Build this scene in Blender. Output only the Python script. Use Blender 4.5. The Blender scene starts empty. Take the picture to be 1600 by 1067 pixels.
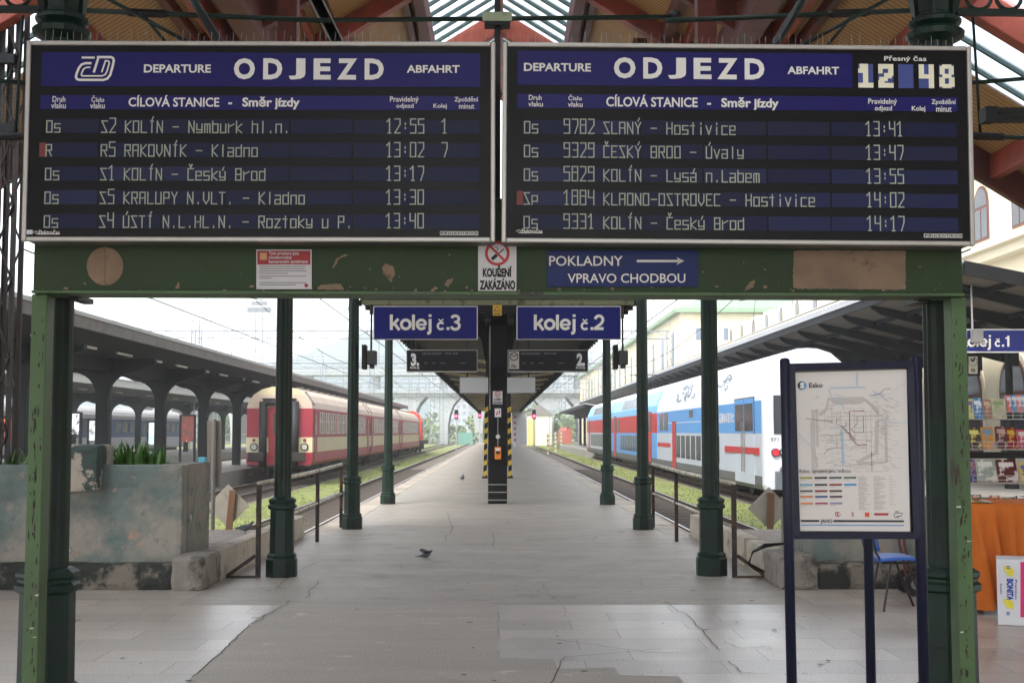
import bpy, math, random
from mathutils import Vector as V, Matrix, Euler
R = math.radians
rnd = random.Random(7)
sc = bpy.context.scene
col = sc.collection

# ------------------------------------------------------------------ camera
CZ, F = 1.6, 2000.0
cam = bpy.data.objects.new('camera', bpy.data.cameras.new('camera'))
col.objects.link(cam)
cam.location = (0, 0, CZ)
cam.rotation_euler = (R(90 + 4.05), 0, R(-0.573))
cam.data.sensor_width = 36.0
cam.data.lens = F / 1600 * 36
cam.data.clip_start = 0.05
cam.data.clip_end = 6000
sc.camera = cam
RM = cam.rotation_euler.to_matrix()

# ------------------------------------------------------------------ world, sun, exposure
SUN_EL, SUN_AZ = R(50), R(212)
w = bpy.data.worlds.new('World'); sc.world = w; w.use_nodes = True
nt = w.node_tree; nt.nodes.clear()
sky = nt.nodes.new('ShaderNodeTexSky'); sky.sky_type = 'NISHITA'; sky.sun_disc = False
sky.sun_elevation = SUN_EL; sky.sun_rotation = SUN_AZ
sky.air_density = 1.0; sky.dust_density = 1.5; sky.ozone_density = 1.0
hs = nt.nodes.new('ShaderNodeHueSaturation'); hs.inputs['Saturation'].default_value = 0.22
hs.inputs['Value'].default_value = 1.0
bg = nt.nodes.new('ShaderNodeBackground'); bg.inputs[1].default_value = 0.15
wo = nt.nodes.new('ShaderNodeOutputWorld')
nt.links.new(sky.outputs[0], hs.inputs['Color']); nt.links.new(hs.outputs[0], bg.inputs[0]); nt.links.new(bg.outputs[0], wo.inputs[0])
sun = bpy.data.objects.new('sun', bpy.data.lights.new('sun', 'SUN'))
col.objects.link(sun)
sun.data.energy = 1.0; sun.data.angle = R(20); sun.data.color = (1.0, 0.96, 0.9)
sd = V((math.sin(SUN_AZ) * math.cos(SUN_EL), math.cos(SUN_AZ) * math.cos(SUN_EL), math.sin(SUN_EL)))
sun.rotation_euler = sd.to_track_quat('Z', 'Y').to_euler()
sun.location = (0, 0, 30)
vs = sc.view_settings
sc.display_settings.display_device = 'sRGB'
vs.view_transform = 'Standard'; vs.look = 'None'; vs.exposure = 1.9; vs.gamma = 1.0
vs.use_curve_mapping = False
sc.cycles.use_denoising = True
sc.cycles.max_bounces = 8
sc.cycles.transparent_max_bounces = 24
sc.cycles.volume_bounces = 1

# ------------------------------------------------------------------ helpers
def at(px, py, Y):
    """the point of the vertical plane y = Y seen at photo pixel px, py"""
    d = RM @ V(((px - 800) / F, -(py - 533.5) / F, -1))
    return V((0, 0, CZ)) + d * (Y / d.y)
def gr(px, py, z=0.0):
    """the point of the level z seen at photo pixel px, py"""
    d = RM @ V(((px - 800) / F, -(py - 533.5) / F, -1))
    return V((0, 0, CZ)) + d * ((z - CZ) / d.z)
def lin(c):
    c /= 255.0
    return c / 12.92 if c <= 0.04045 else ((c + 0.055) / 1.055) ** 2.4
def C(r, g, b):
    return (lin(r), lin(g), lin(b), 1)
def wm(o):
    m = o.matrix_basis.copy()
    while o.parent:
        o = o.parent; m = o.matrix_basis @ m
    return m
def tag(o, label=None, cat=None, group=None, kind=None):
    if label: o['label'] = label
    if cat: o['category'] = cat
    if group: o['group'] = group
    if kind: o['kind'] = kind
    return o
def thing(name, label, cat, loc=(0, 0, 0), group=None, rot=(0, 0, 0)):
    o = bpy.data.objects.new(name, None); col.objects.link(o)
    o.empty_display_size = 0.1
    o.location = loc; o.rotation_euler = rot
    return tag(o, label, cat, group)
KIDS = {}
def dup(o, loc=None, label=None, group=None, parent=None, rotz=None):
    c = o.copy(); col.objects.link(c)
    if parent: c.parent = parent; KIDS.setdefault(parent, []).append(c)
    if loc is not None: c.location = loc
    if rotz is not None: c.rotation_euler.z = rotz
    if label: c['label'] = label
    if group: c['group'] = group
    for k in list(KIDS.get(o, [])): dup(k, parent=c)
    return c

_txt = {}
def glyphs(s, bold=0.0, space=1.0):
    k = (s, bold, space)
    if k in _txt: return _txt[k]
    cu = bpy.data.curves.new('t', 'FONT'); cu.body = s; cu.offset = bold; cu.resolution_u = 3
    cu.space_character = space; cu.fill_mode = 'FRONT'
    cu.space_line = 0.85; cu.align_x = 'CENTER' if '\n' in s else 'LEFT'
    o = bpy.data.objects.new('t', cu); col.objects.link(o)
    dg = bpy.context.evaluated_depsgraph_get(); dg.update()
    me = bpy.data.meshes.new_from_object(o.evaluated_get(dg))
    vv = [v.co.copy() for v in me.vertices]; ff = [tuple(p.vertices) for p in me.polygons]
    bpy.data.objects.remove(o); bpy.data.curves.remove(cu); bpy.data.meshes.remove(me)
    x0 = min(v.x for v in vv); x1 = max(v.x for v in vv); y0 = min(v.y for v in vv); y1 = max(v.y for v in vv)
    _txt[k] = ([((v.x - x0) / (x1 - x0), (v.y - y0) / (y1 - y0)) for v in vv], ff)
    return _txt[k]

class MB:
    """collects shapes and links them as one mesh object"""
    def __init__(s): s.v = []; s.f = []; s.m = []; s.cur = 0
    def mat(s, i): s.cur = i; return s
    def add(s, vs, fs):
        n = len(s.v); s.v += [V(v) for v in vs]
        for f in fs: s.f.append(tuple(i + n for i in f)); s.m.append(s.cur)
        return s
    def box(s, x0, x1, y0, y1, z0, z1):
        return s.add([(x0, y0, z0), (x1, y0, z0), (x1, y1, z0), (x0, y1, z0), (x0, y0, z1), (x1, y0, z1), (x1, y1, z1), (x0, y1, z1)],
                     [(3, 2, 1, 0), (4, 5, 6, 7), (0, 1, 5, 4), (1, 2, 6, 5), (2, 3, 7, 6), (3, 0, 4, 7)])
    def rbox(s, x0, x1, y0, y1, z0, z1, r=0.12, amp=0.012, seed=0):
        """box of small faces whose surface and edges are worn uneven"""
        n = [max(1, int(round((b - a) / r))) for a, b in ((x0, x1), (y0, y1), (z0, z1))]
        idx = {}; vs, fs = [], []
        from mathutils import noise as nz
        def vid(i, j, k):
            if (i, j, k) not in idx:
                p = V((x0 + (x1 - x0) * i / n[0], y0 + (y1 - y0) * j / n[1], z0 + (z1 - z0) * k / n[2]))
                e = sum(1 for q, m in ((i, n[0]), (j, n[1]), (k, n[2])) if q in (0, m))
                d = nz.noise_vector(p * 4.3 + V((seed, 0, 0))) * amp * .6 + nz.noise_vector(p * 13 + V((0, seed, 0))) * amp * .5
                c = V(((x0 + x1) / 2, (y0 + y1) / 2, (z0 + z1) / 2))
                if e >= 2: d += V(tuple((-amp * (.5 + abs(nz.noise(p * 9))) if q == m else (amp * (.5 + abs(nz.noise(p * 9))) if q == 0 else 0)) for q, m in ((i, n[0]), (j, n[1]), (k, n[2]))))
                idx[(i, j, k)] = len(vs); vs.append(p + d)
            return idx[(i, j, k)]
        for a, (u, v) in ((0, (1, 2)), (1, (0, 2)), (2, (0, 1))):
            for side in (0, n[a]):
                for i in range(n[u]):
                    for j in range(n[v]):
                        q = []
                        for di, dj in ((0, 0), (1, 0), (1, 1), (0, 1)):
                            t = [0, 0, 0]; t[a] = side; t[u] = i + di; t[v] = j + dj; q.append(vid(*t))
                        flip = (side == 0) != (a == 1)
                        fs.append(tuple(q[::-1] if flip else q))
        return s.add(vs, fs)
    def quad(s, a, b, c, d): return s.add([a, b, c, d], [(0, 1, 2, 3)])
    def poly(s, pts): return s.add(pts, [tuple(range(len(pts)))])
    def bar(s, p0, p1, w, h, up=(0, 0, 1)):
        p0, p1 = V(p0), V(p1); d = (p1 - p0).normalized(); up = V(up)
        if abs(d.dot(up)) > 0.999: up = V((0, 1, 0))
        a = d.cross(up).normalized() * w / 2; b = a.cross(d).normalized() * h / 2
        q = [p + i * a + j * b for p in (p0, p1) for i, j in ((-1, -1), (1, -1), (1, 1), (-1, 1))]
        return s.add(q, [(0, 1, 2, 3), (7, 6, 5, 4), (0, 4, 5, 1), (1, 5, 6, 2), (2, 6, 7, 3), (3, 7, 4, 0)])
    def tube(s, pts, r, n=8, cap=True):
        pts = [V(p) for p in pts]; rs = r if isinstance(r, (list, tuple)) else [r] * len(pts)
        vs, fs = [], []
        for i, p in enumerate(pts):
            d = (pts[min(i + 1, len(pts) - 1)] - pts[max(i - 1, 0)]).normalized()
            up = V((0, 0, 1)) if abs(d.z) < 0.95 else V((0, 1, 0))
            a = d.cross(up).normalized(); b = a.cross(d).normalized()
            for k in range(n):
                t = 2 * math.pi * k / n
                vs.append(p + (a * math.cos(t) + b * math.sin(t)) * rs[i])
        for i in range(len(pts) - 1):
            for k in range(n):
                fs.append((i * n + k, i * n + (k + 1) % n, (i + 1) * n + (k + 1) % n, (i + 1) * n + k))
        if cap:
            fs.append(tuple(range(n - 1, -1, -1))); fs.append(tuple((len(pts) - 1) * n + k for k in range(n)))
        return s.add(vs, fs)
    def lathe(s, cx, cy, prof, n=16, rot=0.0):
        vs, fs = [], []
        for r, z in prof:
            for k in range(n):
                t = 2 * math.pi * k / n + rot
                vs.append((cx + r * math.cos(t), cy + r * math.sin(t), z))
        for i in range(len(prof) - 1):
            for k in range(n):
                fs.append((i * n + k, i * n + (k + 1) % n, (i + 1) * n + (k + 1) % n, (i + 1) * n + k))
        fs.append(tuple(range(n - 1, -1, -1))); fs.append(tuple((len(prof) - 1) * n + k for k in range(n)))
        return s.add(vs, fs)
    def prism(s, pts, e):
        """closed outline pts (3-D) extruded along vector e"""
        n = len(pts); e = V(e); pts = [V(p) for p in pts]
        fs = [tuple(range(n - 1, -1, -1)), tuple(range(n, 2 * n))]
        fs += [(i, (i + 1) % n, n + (i + 1) % n, n + i) for i in range(n)]
        return s.add(pts + [p + e for p in pts], fs)
    def ell(s, c, r, n=12, m=8):
        vs, fs = [], []
        rx, ry, rz = r if isinstance(r, (list, tuple)) else (r, r, r)
        for i in range(m + 1):
            th = math.pi * i / m
            for k in range(n):
                t = 2 * math.pi * k / n
                vs.append((c[0] + rx * math.sin(th) * math.cos(t), c[1] + ry * math.sin(th) * math.sin(t), c[2] + rz * math.cos(th)))
        for i in range(m):
            for k in range(n): fs.append((i * n + k, (i + 1) * n + k, (i + 1) * n + (k + 1) % n, i * n + (k + 1) % n))
        return s.add(vs, fs)
    def text(s, t, L, U, W, bold=0.02, space=1.0):
        vv, ff = glyphs(t, bold, space)
        return s.add([L + U * a + W * b for a, b in vv], ff)
    def ptext(s, t, x0, y0, x1, y1, Y, bold=0.02, space=1.0):
        """text filling the photo-pixel box on the plane y = Y"""
        L = at(x0, y1, Y); return s.text(t, L, at(x1, y1, Y) - L, at(x0, y0, Y) - L, bold, space)
    def prect(s, x0, y0, x1, y1, Y, th=0.004):
        """thin upright plate over the photo-pixel box, front face at y = Y"""
        a, b, c, d = at(x0, y1, Y), at(x1, y1, Y), at(x1, y0, Y), at(x0, y0, Y)
        return s.prism([a, b, c, d], (0, th, 0))
    def strip(s, pts, wd, n):
        """flat ribbon of width wd through pts, facing n"""
        n = V(n)
        pts = [V(p) for p in pts]; m = len(pts); vs = []
        for i, p in enumerate(pts):
            d = (pts[min(i + 1, m - 1)] - pts[max(i - 1, 0)]).normalized()
            a = d.cross(n).normalized() * wd / 2
            vs += [p - a, p + a]
        return s.add(vs, [(2 * i, 2 * i + 1, 2 * i + 3, 2 * i + 2) for i in range(m - 1)])
    def build(s, name, mats, parent=None, smooth=False, bevel=0.0, kind=None, origin=None):
        if not isinstance(mats, (list, tuple)): mats = [mats]
        me = bpy.data.meshes.new(name)
        o = bpy.data.objects.new(name, me); col.objects.link(o)
        if parent:
            inv = wm(parent).inverted(); vv = [inv @ v for v in s.v]
            o.parent = parent; KIDS.setdefault(parent, []).append(o)
        else:
            if origin is None:
                xs = [v.x for v in s.v]; ys = [v.y for v in s.v]; zs = [v.z for v in s.v]
                origin = V(((min(xs) + max(xs)) / 2, (min(ys) + max(ys)) / 2, min(zs)))
            origin = V(origin); vv = [v - origin for v in s.v]; o.location = origin
        me.from_pydata([tuple(v) for v in vv], [], s.f)
        for m in mats: me.materials.append(m)
        if len(mats) > 1: me.polygons.foreach_set('material_index', s.m)
        if smooth: me.polygons.foreach_set('use_smooth', [True] * len(me.polygons))
        me.update()
        if bevel:
            b = o.modifiers.new('bevel', 'BEVEL'); b.width = bevel; b.segments = 2; b.limit_method = 'ANGLE'; b.angle_limit = R(40)
        elif smooth:
            pass
        if kind: o['kind'] = kind
        return o

# ------------------------------------------------------------------ materials
_m = {}
def mat(name, c, rough=0.6, metal=0.0, var=0.12, vs=4.0, bump=0.0, dirt=(), spec=0.5, emit=None, es=0.0, stretch=None, bscale=60.0):
    """procedural paint: base colour with broad noise, then layers of dirt (colour, low, high, scale)"""
    if name in _m: return _m[name]
    m = bpy.data.materials.new(name); m.use_nodes = True
    n = m.node_tree.nodes; l = m.node_tree.links; b = n['Principled BSDF']
    tc = n.new('ShaderNodeTexCoord'); co = tc.outputs['Object']
    if stretch:
        mp = n.new('ShaderNodeMapping'); mp.inputs['Scale'].default_value = stretch
        l.new(co, mp.inputs[0]); co = mp.outputs[0]
    def noise(s, det=6, ro=0.6):
        t = n.new('ShaderNodeTexNoise'); t.inputs['Scale'].default_value = s; t.inputs['Detail'].default_value = det
        t.inputs['Roughness'].default_value = ro
        l.new(co, t.inputs['Vector']); return t.outputs['Fac']
    def ramp(x, lo, hi):
        r = n.new('ShaderNodeMapRange'); r.inputs['From Min'].default_value = lo; r.inputs['From Max'].default_value = hi
        l.new(x, r.inputs['Value']); return r.outputs[0]
    def mix(f, a, bb):
        x = n.new('ShaderNodeMix'); x.data_type = 'RGBA'; l.new(f, x.inputs['Factor'])
        for i, q in ((6, a), (7, bb)):
            if isinstance(q, tuple): x.inputs[i].default_value = q
            else: l.new(q, x.inputs[i])
        return x.outputs[2]
    f0 = noise(vs)
    lo = tuple(min(1, q * (1 - var)) for q in c[:3]) + (1,); hi = tuple(min(1, q * (1 + var)) for q in c[:3]) + (1,)
    cc = mix(ramp(f0, 0.3, 0.7), lo, hi)
    for d in dirt:
        cc = mix(ramp(noise(d[3], 8, 0.65), d[1], d[2]), cc, d[0])
    l.new(cc, b.inputs['Base Color'])
    rr = n.new('ShaderNodeMapRange'); rr.inputs['To Min'].default_value = max(0.03, rough - 0.1); rr.inputs['To Max'].default_value = min(1, rough + 0.1)
    l.new(f0, rr.inputs['Value']); l.new(rr.outputs[0], b.inputs['Roughness'])
    b.inputs['Metallic'].default_value = metal
    b.inputs['Specular IOR Level'].default_value = spec
    if bump:
        bp = n.new('ShaderNodeBump'); bp.inputs['Strength'].default_value = bump; bp.inputs['Distance'].default_value = 0.01
        l.new(noise(bscale), bp.inputs['Height']); l.new(bp.outputs[0], b.inputs['Normal'])
    if emit:
        b.inputs['Emission Color'].default_value = emit; b.inputs['Emission Strength'].default_value = es
    _m[name] = m; return m

RUST = C(92, 58, 38)
def floor_mat(name, c, rough, rows=None, crack=0.0, stains=(), speck=0.25, speck_s=140.0, bump=0.25, streak=False):
    m = bpy.data.materials.new(name); m.use_nodes = True
    n = m.node_tree.nodes; l = m.node_tree.links; b = n['Principled BSDF']
    tc = n.new('ShaderNodeTexCoord'); co = tc.outputs['Object']
    def noise(s, det=5, ro=0.6):
        t = n.new('ShaderNodeTexNoise'); t.inputs['Scale'].default_value = s; t.inputs['Detail'].default_value = det; t.inputs['Roughness'].default_value = ro
        l.new(co, t.inputs['Vector']); return t.outputs['Fac']
    def ramp(x, lo, hi, a=0.0, z=1.0):
        r = n.new('ShaderNodeMapRange'); r.inputs['From Min'].default_value = lo; r.inputs['From Max'].default_value = hi
        r.inputs['To Min'].default_value = a; r.inputs['To Max'].default_value = z
        l.new(x, r.inputs['Value']); return r.outputs[0]
    def mix(f, a, bb, mode='MIX'):
        x = n.new('ShaderNodeMix'); x.data_type = 'RGBA'; x.blend_type = mode
        if isinstance(f, float): x.inputs['Factor'].default_value = f
        else: l.new(f, x.inputs['Factor'])
        for i, q in ((6, a), (7, bb)):
            if isinstance(q, tuple): x.inputs[i].default_value = q
            else: l.new(q, x.inputs[i])
        return x.outputs[2]
    k = lambda f: tuple(q * f for q in c[:3]) + (1,)
    cc = mix(ramp(noise(0.7, 6), 0.35, 0.65), k(0.86), k(1.12))
    ms = n.new('ShaderNodeMapping'); ms.inputs['Scale'].default_value = (.35, 1.5, 1); l.new(co, ms.inputs[0])
    ns = n.new('ShaderNodeTexNoise'); ns.inputs['Scale'].default_value = 1.1; ns.inputs['Detail'].default_value = 9; ns.inputs['Roughness'].default_value = .68; l.new(ms.outputs[0], ns.inputs['Vector'])
    cc = mix(ramp(ns.outputs['Fac'], 0.38, 0.66), k(0.72) if streak else k(.97), cc) if streak else cc
    cc = mix(ramp(noise(speck_s, 2), 0.35, 0.65), mix(speck, cc, k(0.45)), mix(speck, cc, k(1.9)))
    for d in stains:
        cc = mix(ramp(noise(d[3], 7, 0.65), d[1], d[2], 0, d[4]), cc, d[0])
    h = noise(speck_s * 0.7, 3)
    if rows:
        mp = n.new('ShaderNodeMapping'); mp.inputs['Rotation'].default_value = (0, 0, R(rows[3])); l.new(co, mp.inputs[0])
        br = n.new('ShaderNodeTexBrick'); br.inputs['Scale'].default_value = 1.0; br.offset = 0.37
        br.inputs['Brick Width'].default_value = rows[0]; br.inputs['Row Height'].default_value = rows[1]
        br.inputs['Mortar Size'].default_value = rows[2]; br.inputs['Mortar Smooth'].default_value = 0.2; br.inputs['Bias'].default_value = 0.0
        br.inputs['Color1'].default_value = (0.82, 0.82, 0.82, 1); br.inputs['Color2'].default_value = (1.1, 1.09, 1.07, 1)
        br.inputs['Mortar'].default_value = (0.42, 0.4, 0.38, 1)
        l.new(mp.outputs[0], br.inputs['Vector'])
        cc = mix(1.0, cc, br.outputs['Color'], 'MULTIPLY')
    if crack:
        vo = n.new('ShaderNodeTexVoronoi'); vo.feature = 'DISTANCE_TO_EDGE'; vo.inputs['Scale'].default_value = crack
        dn = n.new('ShaderNodeTexNoise'); dn.inputs['Scale'].default_value = 2.5; dn.inputs['Detail'].default_value = 5; l.new(co, dn.inputs['Vector'])
        ad = n.new('ShaderNodeVectorMath'); ad.operation = 'MULTIPLY_ADD'; ad.inputs[1].default_value = (0.5, 0.5, 0); l.new(dn.outputs['Color'], ad.inputs[0]); l.new(co, ad.inputs[2])
        l.new(ad.outputs[0], vo.inputs['Vector'])
        ma = n.new('ShaderNodeMath'); ma.operation = 'MULTIPLY'
        l.new(ramp(vo.outputs['Distance'], 0.0, 0.004, 1, 0), ma.inputs[0]); l.new(ramp(noise(0.6, 2), 0.48, 0.58), ma.inputs[1])
        cc = mix(ma.outputs[0], cc, k(0.3))
    l.new(cc, b.inputs['Base Color'])
    l.new(ramp(noise(1.3, 6), 0.3, 0.7, rough - 0.04, rough + 0.05), b.inputs['Roughness'])
    bp = n.new('ShaderNodeBump'); bp.inputs['Strength'].default_value = bump; bp.inputs['Distance'].default_value = 0.004
    l.new(h, bp.inputs['Height']); l.new(bp.outputs[0], b.inputs['Normal'])
    return m
def glass(name, c=(0.9, 0.95, 1, 1), tr=0.75):
    m = bpy.data.materials.new(name); m.use_nodes = True
    n = m.node_tree.nodes; l = m.node_tree.links; n.remove(n['Principled BSDF'])
    t = n.new('ShaderNodeBsdfTransparent'); t.inputs[0].default_value = c
    d = n.new('ShaderNodeBsdfTranslucent'); d.inputs[0].default_value = (0.8, 0.82, 0.82, 1)
    g = n.new('ShaderNodeBsdfGlossy'); g.inputs['Roughness'].default_value = 0.1
    x = n.new('ShaderNodeMixShader'); x.inputs[0].default_value = 1 - tr; y = n.new('ShaderNodeMixShader'); y.inputs[0].default_value = 0.06
    tn = n.new('ShaderNodeTexNoise'); tn.inputs['Scale'].default_value = 1.5
    mr = n.new('ShaderNodeMapRange'); mr.inputs['To Min'].default_value = 1 - tr - 0.12; mr.inputs['To Max'].default_value = 1 - tr + 0.12
    l.new(tn.outputs['Fac'], mr.inputs['Value']); l.new(mr.outputs[0], x.inputs[0])
    l.new(t.outputs[0], x.inputs[1]); l.new(d.outputs[0], x.inputs[2]); l.new(x.outputs[0], y.inputs[1]); l.new(g.outputs[0], y.inputs[2])
    l.new(y.outputs[0], n['Material Output'].inputs[0]); return m

GREEN = mat('green_iron_paint', C(13, 38, 28), 0.45, var=0.3, vs=3, spec=0.3, dirt=[(C(10, 20, 16), 0.5, 0.62, 2.0), (C(56, 58, 46), 0.67, 0.74, 9.0), (C(150, 148, 130), 0.775, 0.78, 14.0)])
GREENL = mat('pale_green_paint', C(64, 92, 52), 0.5, var=0.18, vs=2, dirt=[(C(52, 40, 30), 0.65, 0.69, 7.0), (C(160, 150, 120), 0.72, 0.74, 5.0)])
BLACKF = mat('black_board_face', C(17, 15, 15), 0.35, var=0.1, spec=0.15)
ALU = mat('aluminium_frame', C(176, 172, 164), 0.4, metal=0.5, var=0.1)
WHITE = mat('white_lettering', C(225, 222, 214), 0.6, var=0.04)
DARK = mat('dark_steel', C(24, 24, 24), 0.5, var=0.25, spec=0.3, dirt=[(C(56, 46, 38), 0.64, 0.8, 6.0)])
GREY = mat('grey_steel', C(120, 118, 114), 0.5, var=0.15)
STEEL = mat('bright_steel', C(150, 148, 144), 0.35, metal=0.7, var=0.15)
# ------------------------------------------------------------------ the setting
slab = floor_mat('granite_slabs', C(176, 167, 157), 0.31, rows=(0.95, 0.48, 0.005, 0.0), stains=[(C(120, 106, 94), 0.45, 0.75, 0.35, 0.5), (C(104, 96, 88), 0.6, 0.72, 9.0, 0.35)], speck=0.4, speck_s=70.0, bump=0.5)
patchm = floor_mat('asphalt_patch', C(168, 160, 148), 0.6, stains=[(C(206, 204, 200), 0.60, 0.68, 3.2, 0.6), (C(84, 80, 76), 0.6, 0.75, 0.8, 0.4)], speck=0.34, speck_s=75.0, bump=0.4, streak=True)
plat = floor_mat('worn_asphalt', C(158, 151, 140), 0.55, crack=0.55, stains=[(C(178, 174, 168), 0.55, 0.7, 0.9, 0.6), (C(104, 99, 92), 0.54, 0.72, 1.7, 0.55), (C(84, 80, 75), 0.62, 0.7, 5.0, 0.4)], speck=0.36, speck_s=60.0, bump=0.4, streak=True)
edge = floor_mat('edge_stone', C(176, 166, 152), 0.7, rows=(1.0, 1.0, 0.012, 90.0), stains=[(C(120, 108, 94), 0.5, 0.7, 3.0, 0.6)])
brickp = floor_mat('brick_paving', C(150, 140, 130), 0.75, rows=(0.25, 0.125, 0.012, 0.0), stains=[(C(110, 104, 90), 0.5, 0.7, 1.5, 0.5)])
ballast = floor_mat('ballast', C(112, 104, 94), 0.9, stains=[(C(70, 62, 54), 0.5, 0.65, 0.5, 0.7), (C(116, 124, 74), 0.55, 0.68, 0.12, 0.75)], speck=0.5, speck_s=16.0, bump=1.0)
YS = 12.05            # the seam between hall floor and platform
RT = -0.5             # top of rail
GZ = -0.68            # ballast level
g = MB(); g.add([(-900, 17, GZ), (900, 17, GZ), (900, 2500, GZ), (-900, 2500, GZ)], [(0, 1, 2, 3)])
g.build('ground', ballast, kind='structure')
g = MB(); g.box(-30, 40, -16, YS, -0.8, 0); g.box(-30, -3.0, YS, 17.0, -0.8, -0.004); g.box(2.95, 40, YS, 17.0, -0.8, -0.004)
g.build('hall_floor', slab, kind='structure', origin=(0, 0, 0))
g = MB(); g.box(-2.995, 2.945, YS + 0.004, 20.2, -0.8, 0.0); g.box(-2.6, 2.6, 20.2, 200, -0.75, 0.0)
g.build('platform', plat, kind='structure', origin=(0, 0, 0))
g = MB()
for s in (-1, 1):
    y = 20.2
    while y < 200:
        dx = rnd.uniform(-0.015, 0.015)
        g.box(min(s * 2.605, s * 3.05 + dx), max(s * 2.605, s * 3.05 + dx), y + .01, y + 1.99, -0.74, 0.004 + rnd.uniform(-.004, .006)); y += 2.0
g.build('platform_edge', edge, kind='structure', origin=(0, 0, 0))
# worn asphalt patch over the slabs, with a ragged outline
pp = [(150, 1170), (290, 1067), (340, 1022), (356, 1008), (360, 1002), (392, 975), (400, 966), (424, 955), (446, 942), (560, 940), (700, 940), (771, 940), (773, 946), (779, 948), (778, 975),
      (780, 990), (777, 1003), (780, 1028), (865, 1030), (872, 1045), (960, 1043), (968, 1055), (1060, 1057), (1075, 1075), (1120, 1100), (1130, 1200), (500, 1300)]
pts = [gr(*p) + V((0, 0, 0.005)) for p in pp]
g = MB(); g.poly(pts); g.build('asphalt_patch', patchm, kind='structure')
crk = mat('crack_dirt', C(36, 33, 30), 0.9)
g = MB()
for line in ([(0, 938), (230, 937), (390, 939), (560, 943), (760, 944), (1000, 941), (1050, 937), (1226, 935), (1420, 934), (1600, 932)],
             [(800, 997), (855, 998), (885, 1002), (1015, 1021), (1122, 1018)], [(1130, 1003), (1160, 1014), (1205, 1010)], [(1040, 940), (1075, 964), (1115, 1004), (1125, 1018)],
             [(860, 1068), (880, 1028), (1060, 1012)], [(1140, 1034), (1160, 1052), (1185, 1051)], [(450, 939), (448, 945), (424, 957), (398, 973), (392, 976), (362, 1003), (345, 1022), (290, 1066)],
             [(430, 918), (470, 890), (520, 872)], [(620, 890), (700, 893), (760, 896)], [(880, 905), (1000, 880), (1090, 872)], [(480, 935), (482, 925), (500, 905)], [(880, 850), (960, 847), (1060, 850)],
             [(620, 765), (700, 768)], [(700, 800), (705, 830), (690, 850)], [(770, 855), (772, 830)], [(640, 815), (760, 812), (880, 816)]):
    p = []
    for a, b in zip(line, line[1:]):
        for k in range(6):
            t = k / 6; p.append(gr(a[0] + (b[0] - a[0]) * t + rnd.uniform(-3, 3), a[1] + (b[1] - a[1]) * t + rnd.uniform(-.7, .7)) + V((0, 0, 0.008)))
    g.strip(p, 0.006, (0, 0, 1))
g.build('floor_crack', crk, kind='structure')
g = MB(); rs = random.Random(9)
for k in range(150):
    x, y = rs.uniform(-2.6, 2.6) * (1 if rs.random() < .7 else 1.9), 8.0 + 26 * rs.random() ** 1.4
    if y > 13 and abs(x) > 2.5: continue
    q = rs.uniform(.008, .026); e = rs.uniform(.6, 1.5); n_ = 8
    g.poly([V((x + q * e * rs.uniform(.7, 1.2) * math.cos(6.283 * i / n_), y + q * rs.uniform(.7, 1.2) * math.sin(6.283 * i / n_), .0085)) for i in range(n_)])
g.build('floor_spots', mat('gum_spot', C(86, 82, 77), .8, var=.3, vs=.9), kind='structure')
g = MB()
for k in range(120):
    x, y = rs.uniform(-4.5, 4.5), 8.2 + 14 * rs.random() ** 1.3
    if y > 13 and abs(x) > 2.7: continue
    a_ = rs.uniform(0, 3.14); d_ = V((math.cos(a_), math.sin(a_), 0)) * rs.uniform(.006, .02); s_ = V((-d_.y, d_.x, 0)) * rs.uniform(.3, .8); c_ = V((x, y, .0095))
    g.add([c_ - d_ - s_, c_ + d_ - s_, c_ + d_ + s_, c_ - d_ + s_], [(0, 1, 2, 3)])
g.build('litter', mat('paper_scrap', C(196, 190, 180), .8), kind='stuff')
bpy.data.objects['litter']['label'] = 'tiny pale scraps of litter scattered over the platform'
# brick paved areas at the track ends, higher than the platform
g = MB(); g.box(-9, -3.22, 13.85, 17.3, -0.2, 0.30); g.box(3.17, 9, 13.85, 17.3, -0.2, 0.30)
g.build('brick_pavement', brickp, kind='structure', origin=(0, 0, 0))
g = MB(); g.box(-15.2, -11.07, 22, 150, GZ - .1, 0.0); g.box(-30, -22.5, 40, 170, GZ - .1, 0.0); g.box(10.97, 17.5, 18, 190, GZ - .1, 0.0)
g.build('side_platform', floor_mat('side_asphalt', C(128, 124, 118), 0.8, stains=[(C(100, 96, 90), 0.5, 0.7, 0.6, 0.5)]), kind='structure', origin=(0, 0, 0))

stone = mat('pale_kerb_stone', C(176, 166, 150), 0.8, var=0.15, vs=3, dirt=[(C(96, 86, 74), 0.55, 0.75, 4.0)], bump=0.4)
conc = mat('dirty_concrete', C(128, 122, 114), 0.85, var=0.2, vs=2, dirt=[(C(66, 62, 56), 0.52, 0.66, 3.0), (C(176, 168, 156), 0.64, 0.68, 5.0)], bump=0.5)
for s, x0, x1, lb in ((-1, -3.2, -3.0, 'pale stone kerb wall running from the left planter to the rails'), (1, 2.95, 3.15, 'pale stone kerb wall beyond the map stand on the right')):
    r = thing('kerb_wall', lb, 'kerb', ((x0 + x1) / 2, 14, 0), 'kerb walls beside the platform')
    y = 14.0
    while y < 20:
        g = MB(); g.rbox(x0 + rnd.uniform(-.01, .01), x1, y + .005, min(y + 1.45, 20.2), -.01, .33 + rnd.uniform(-.012, .012), .07, .012, y); g.build('kerb_stone', stone, r); y += 1.5
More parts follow.
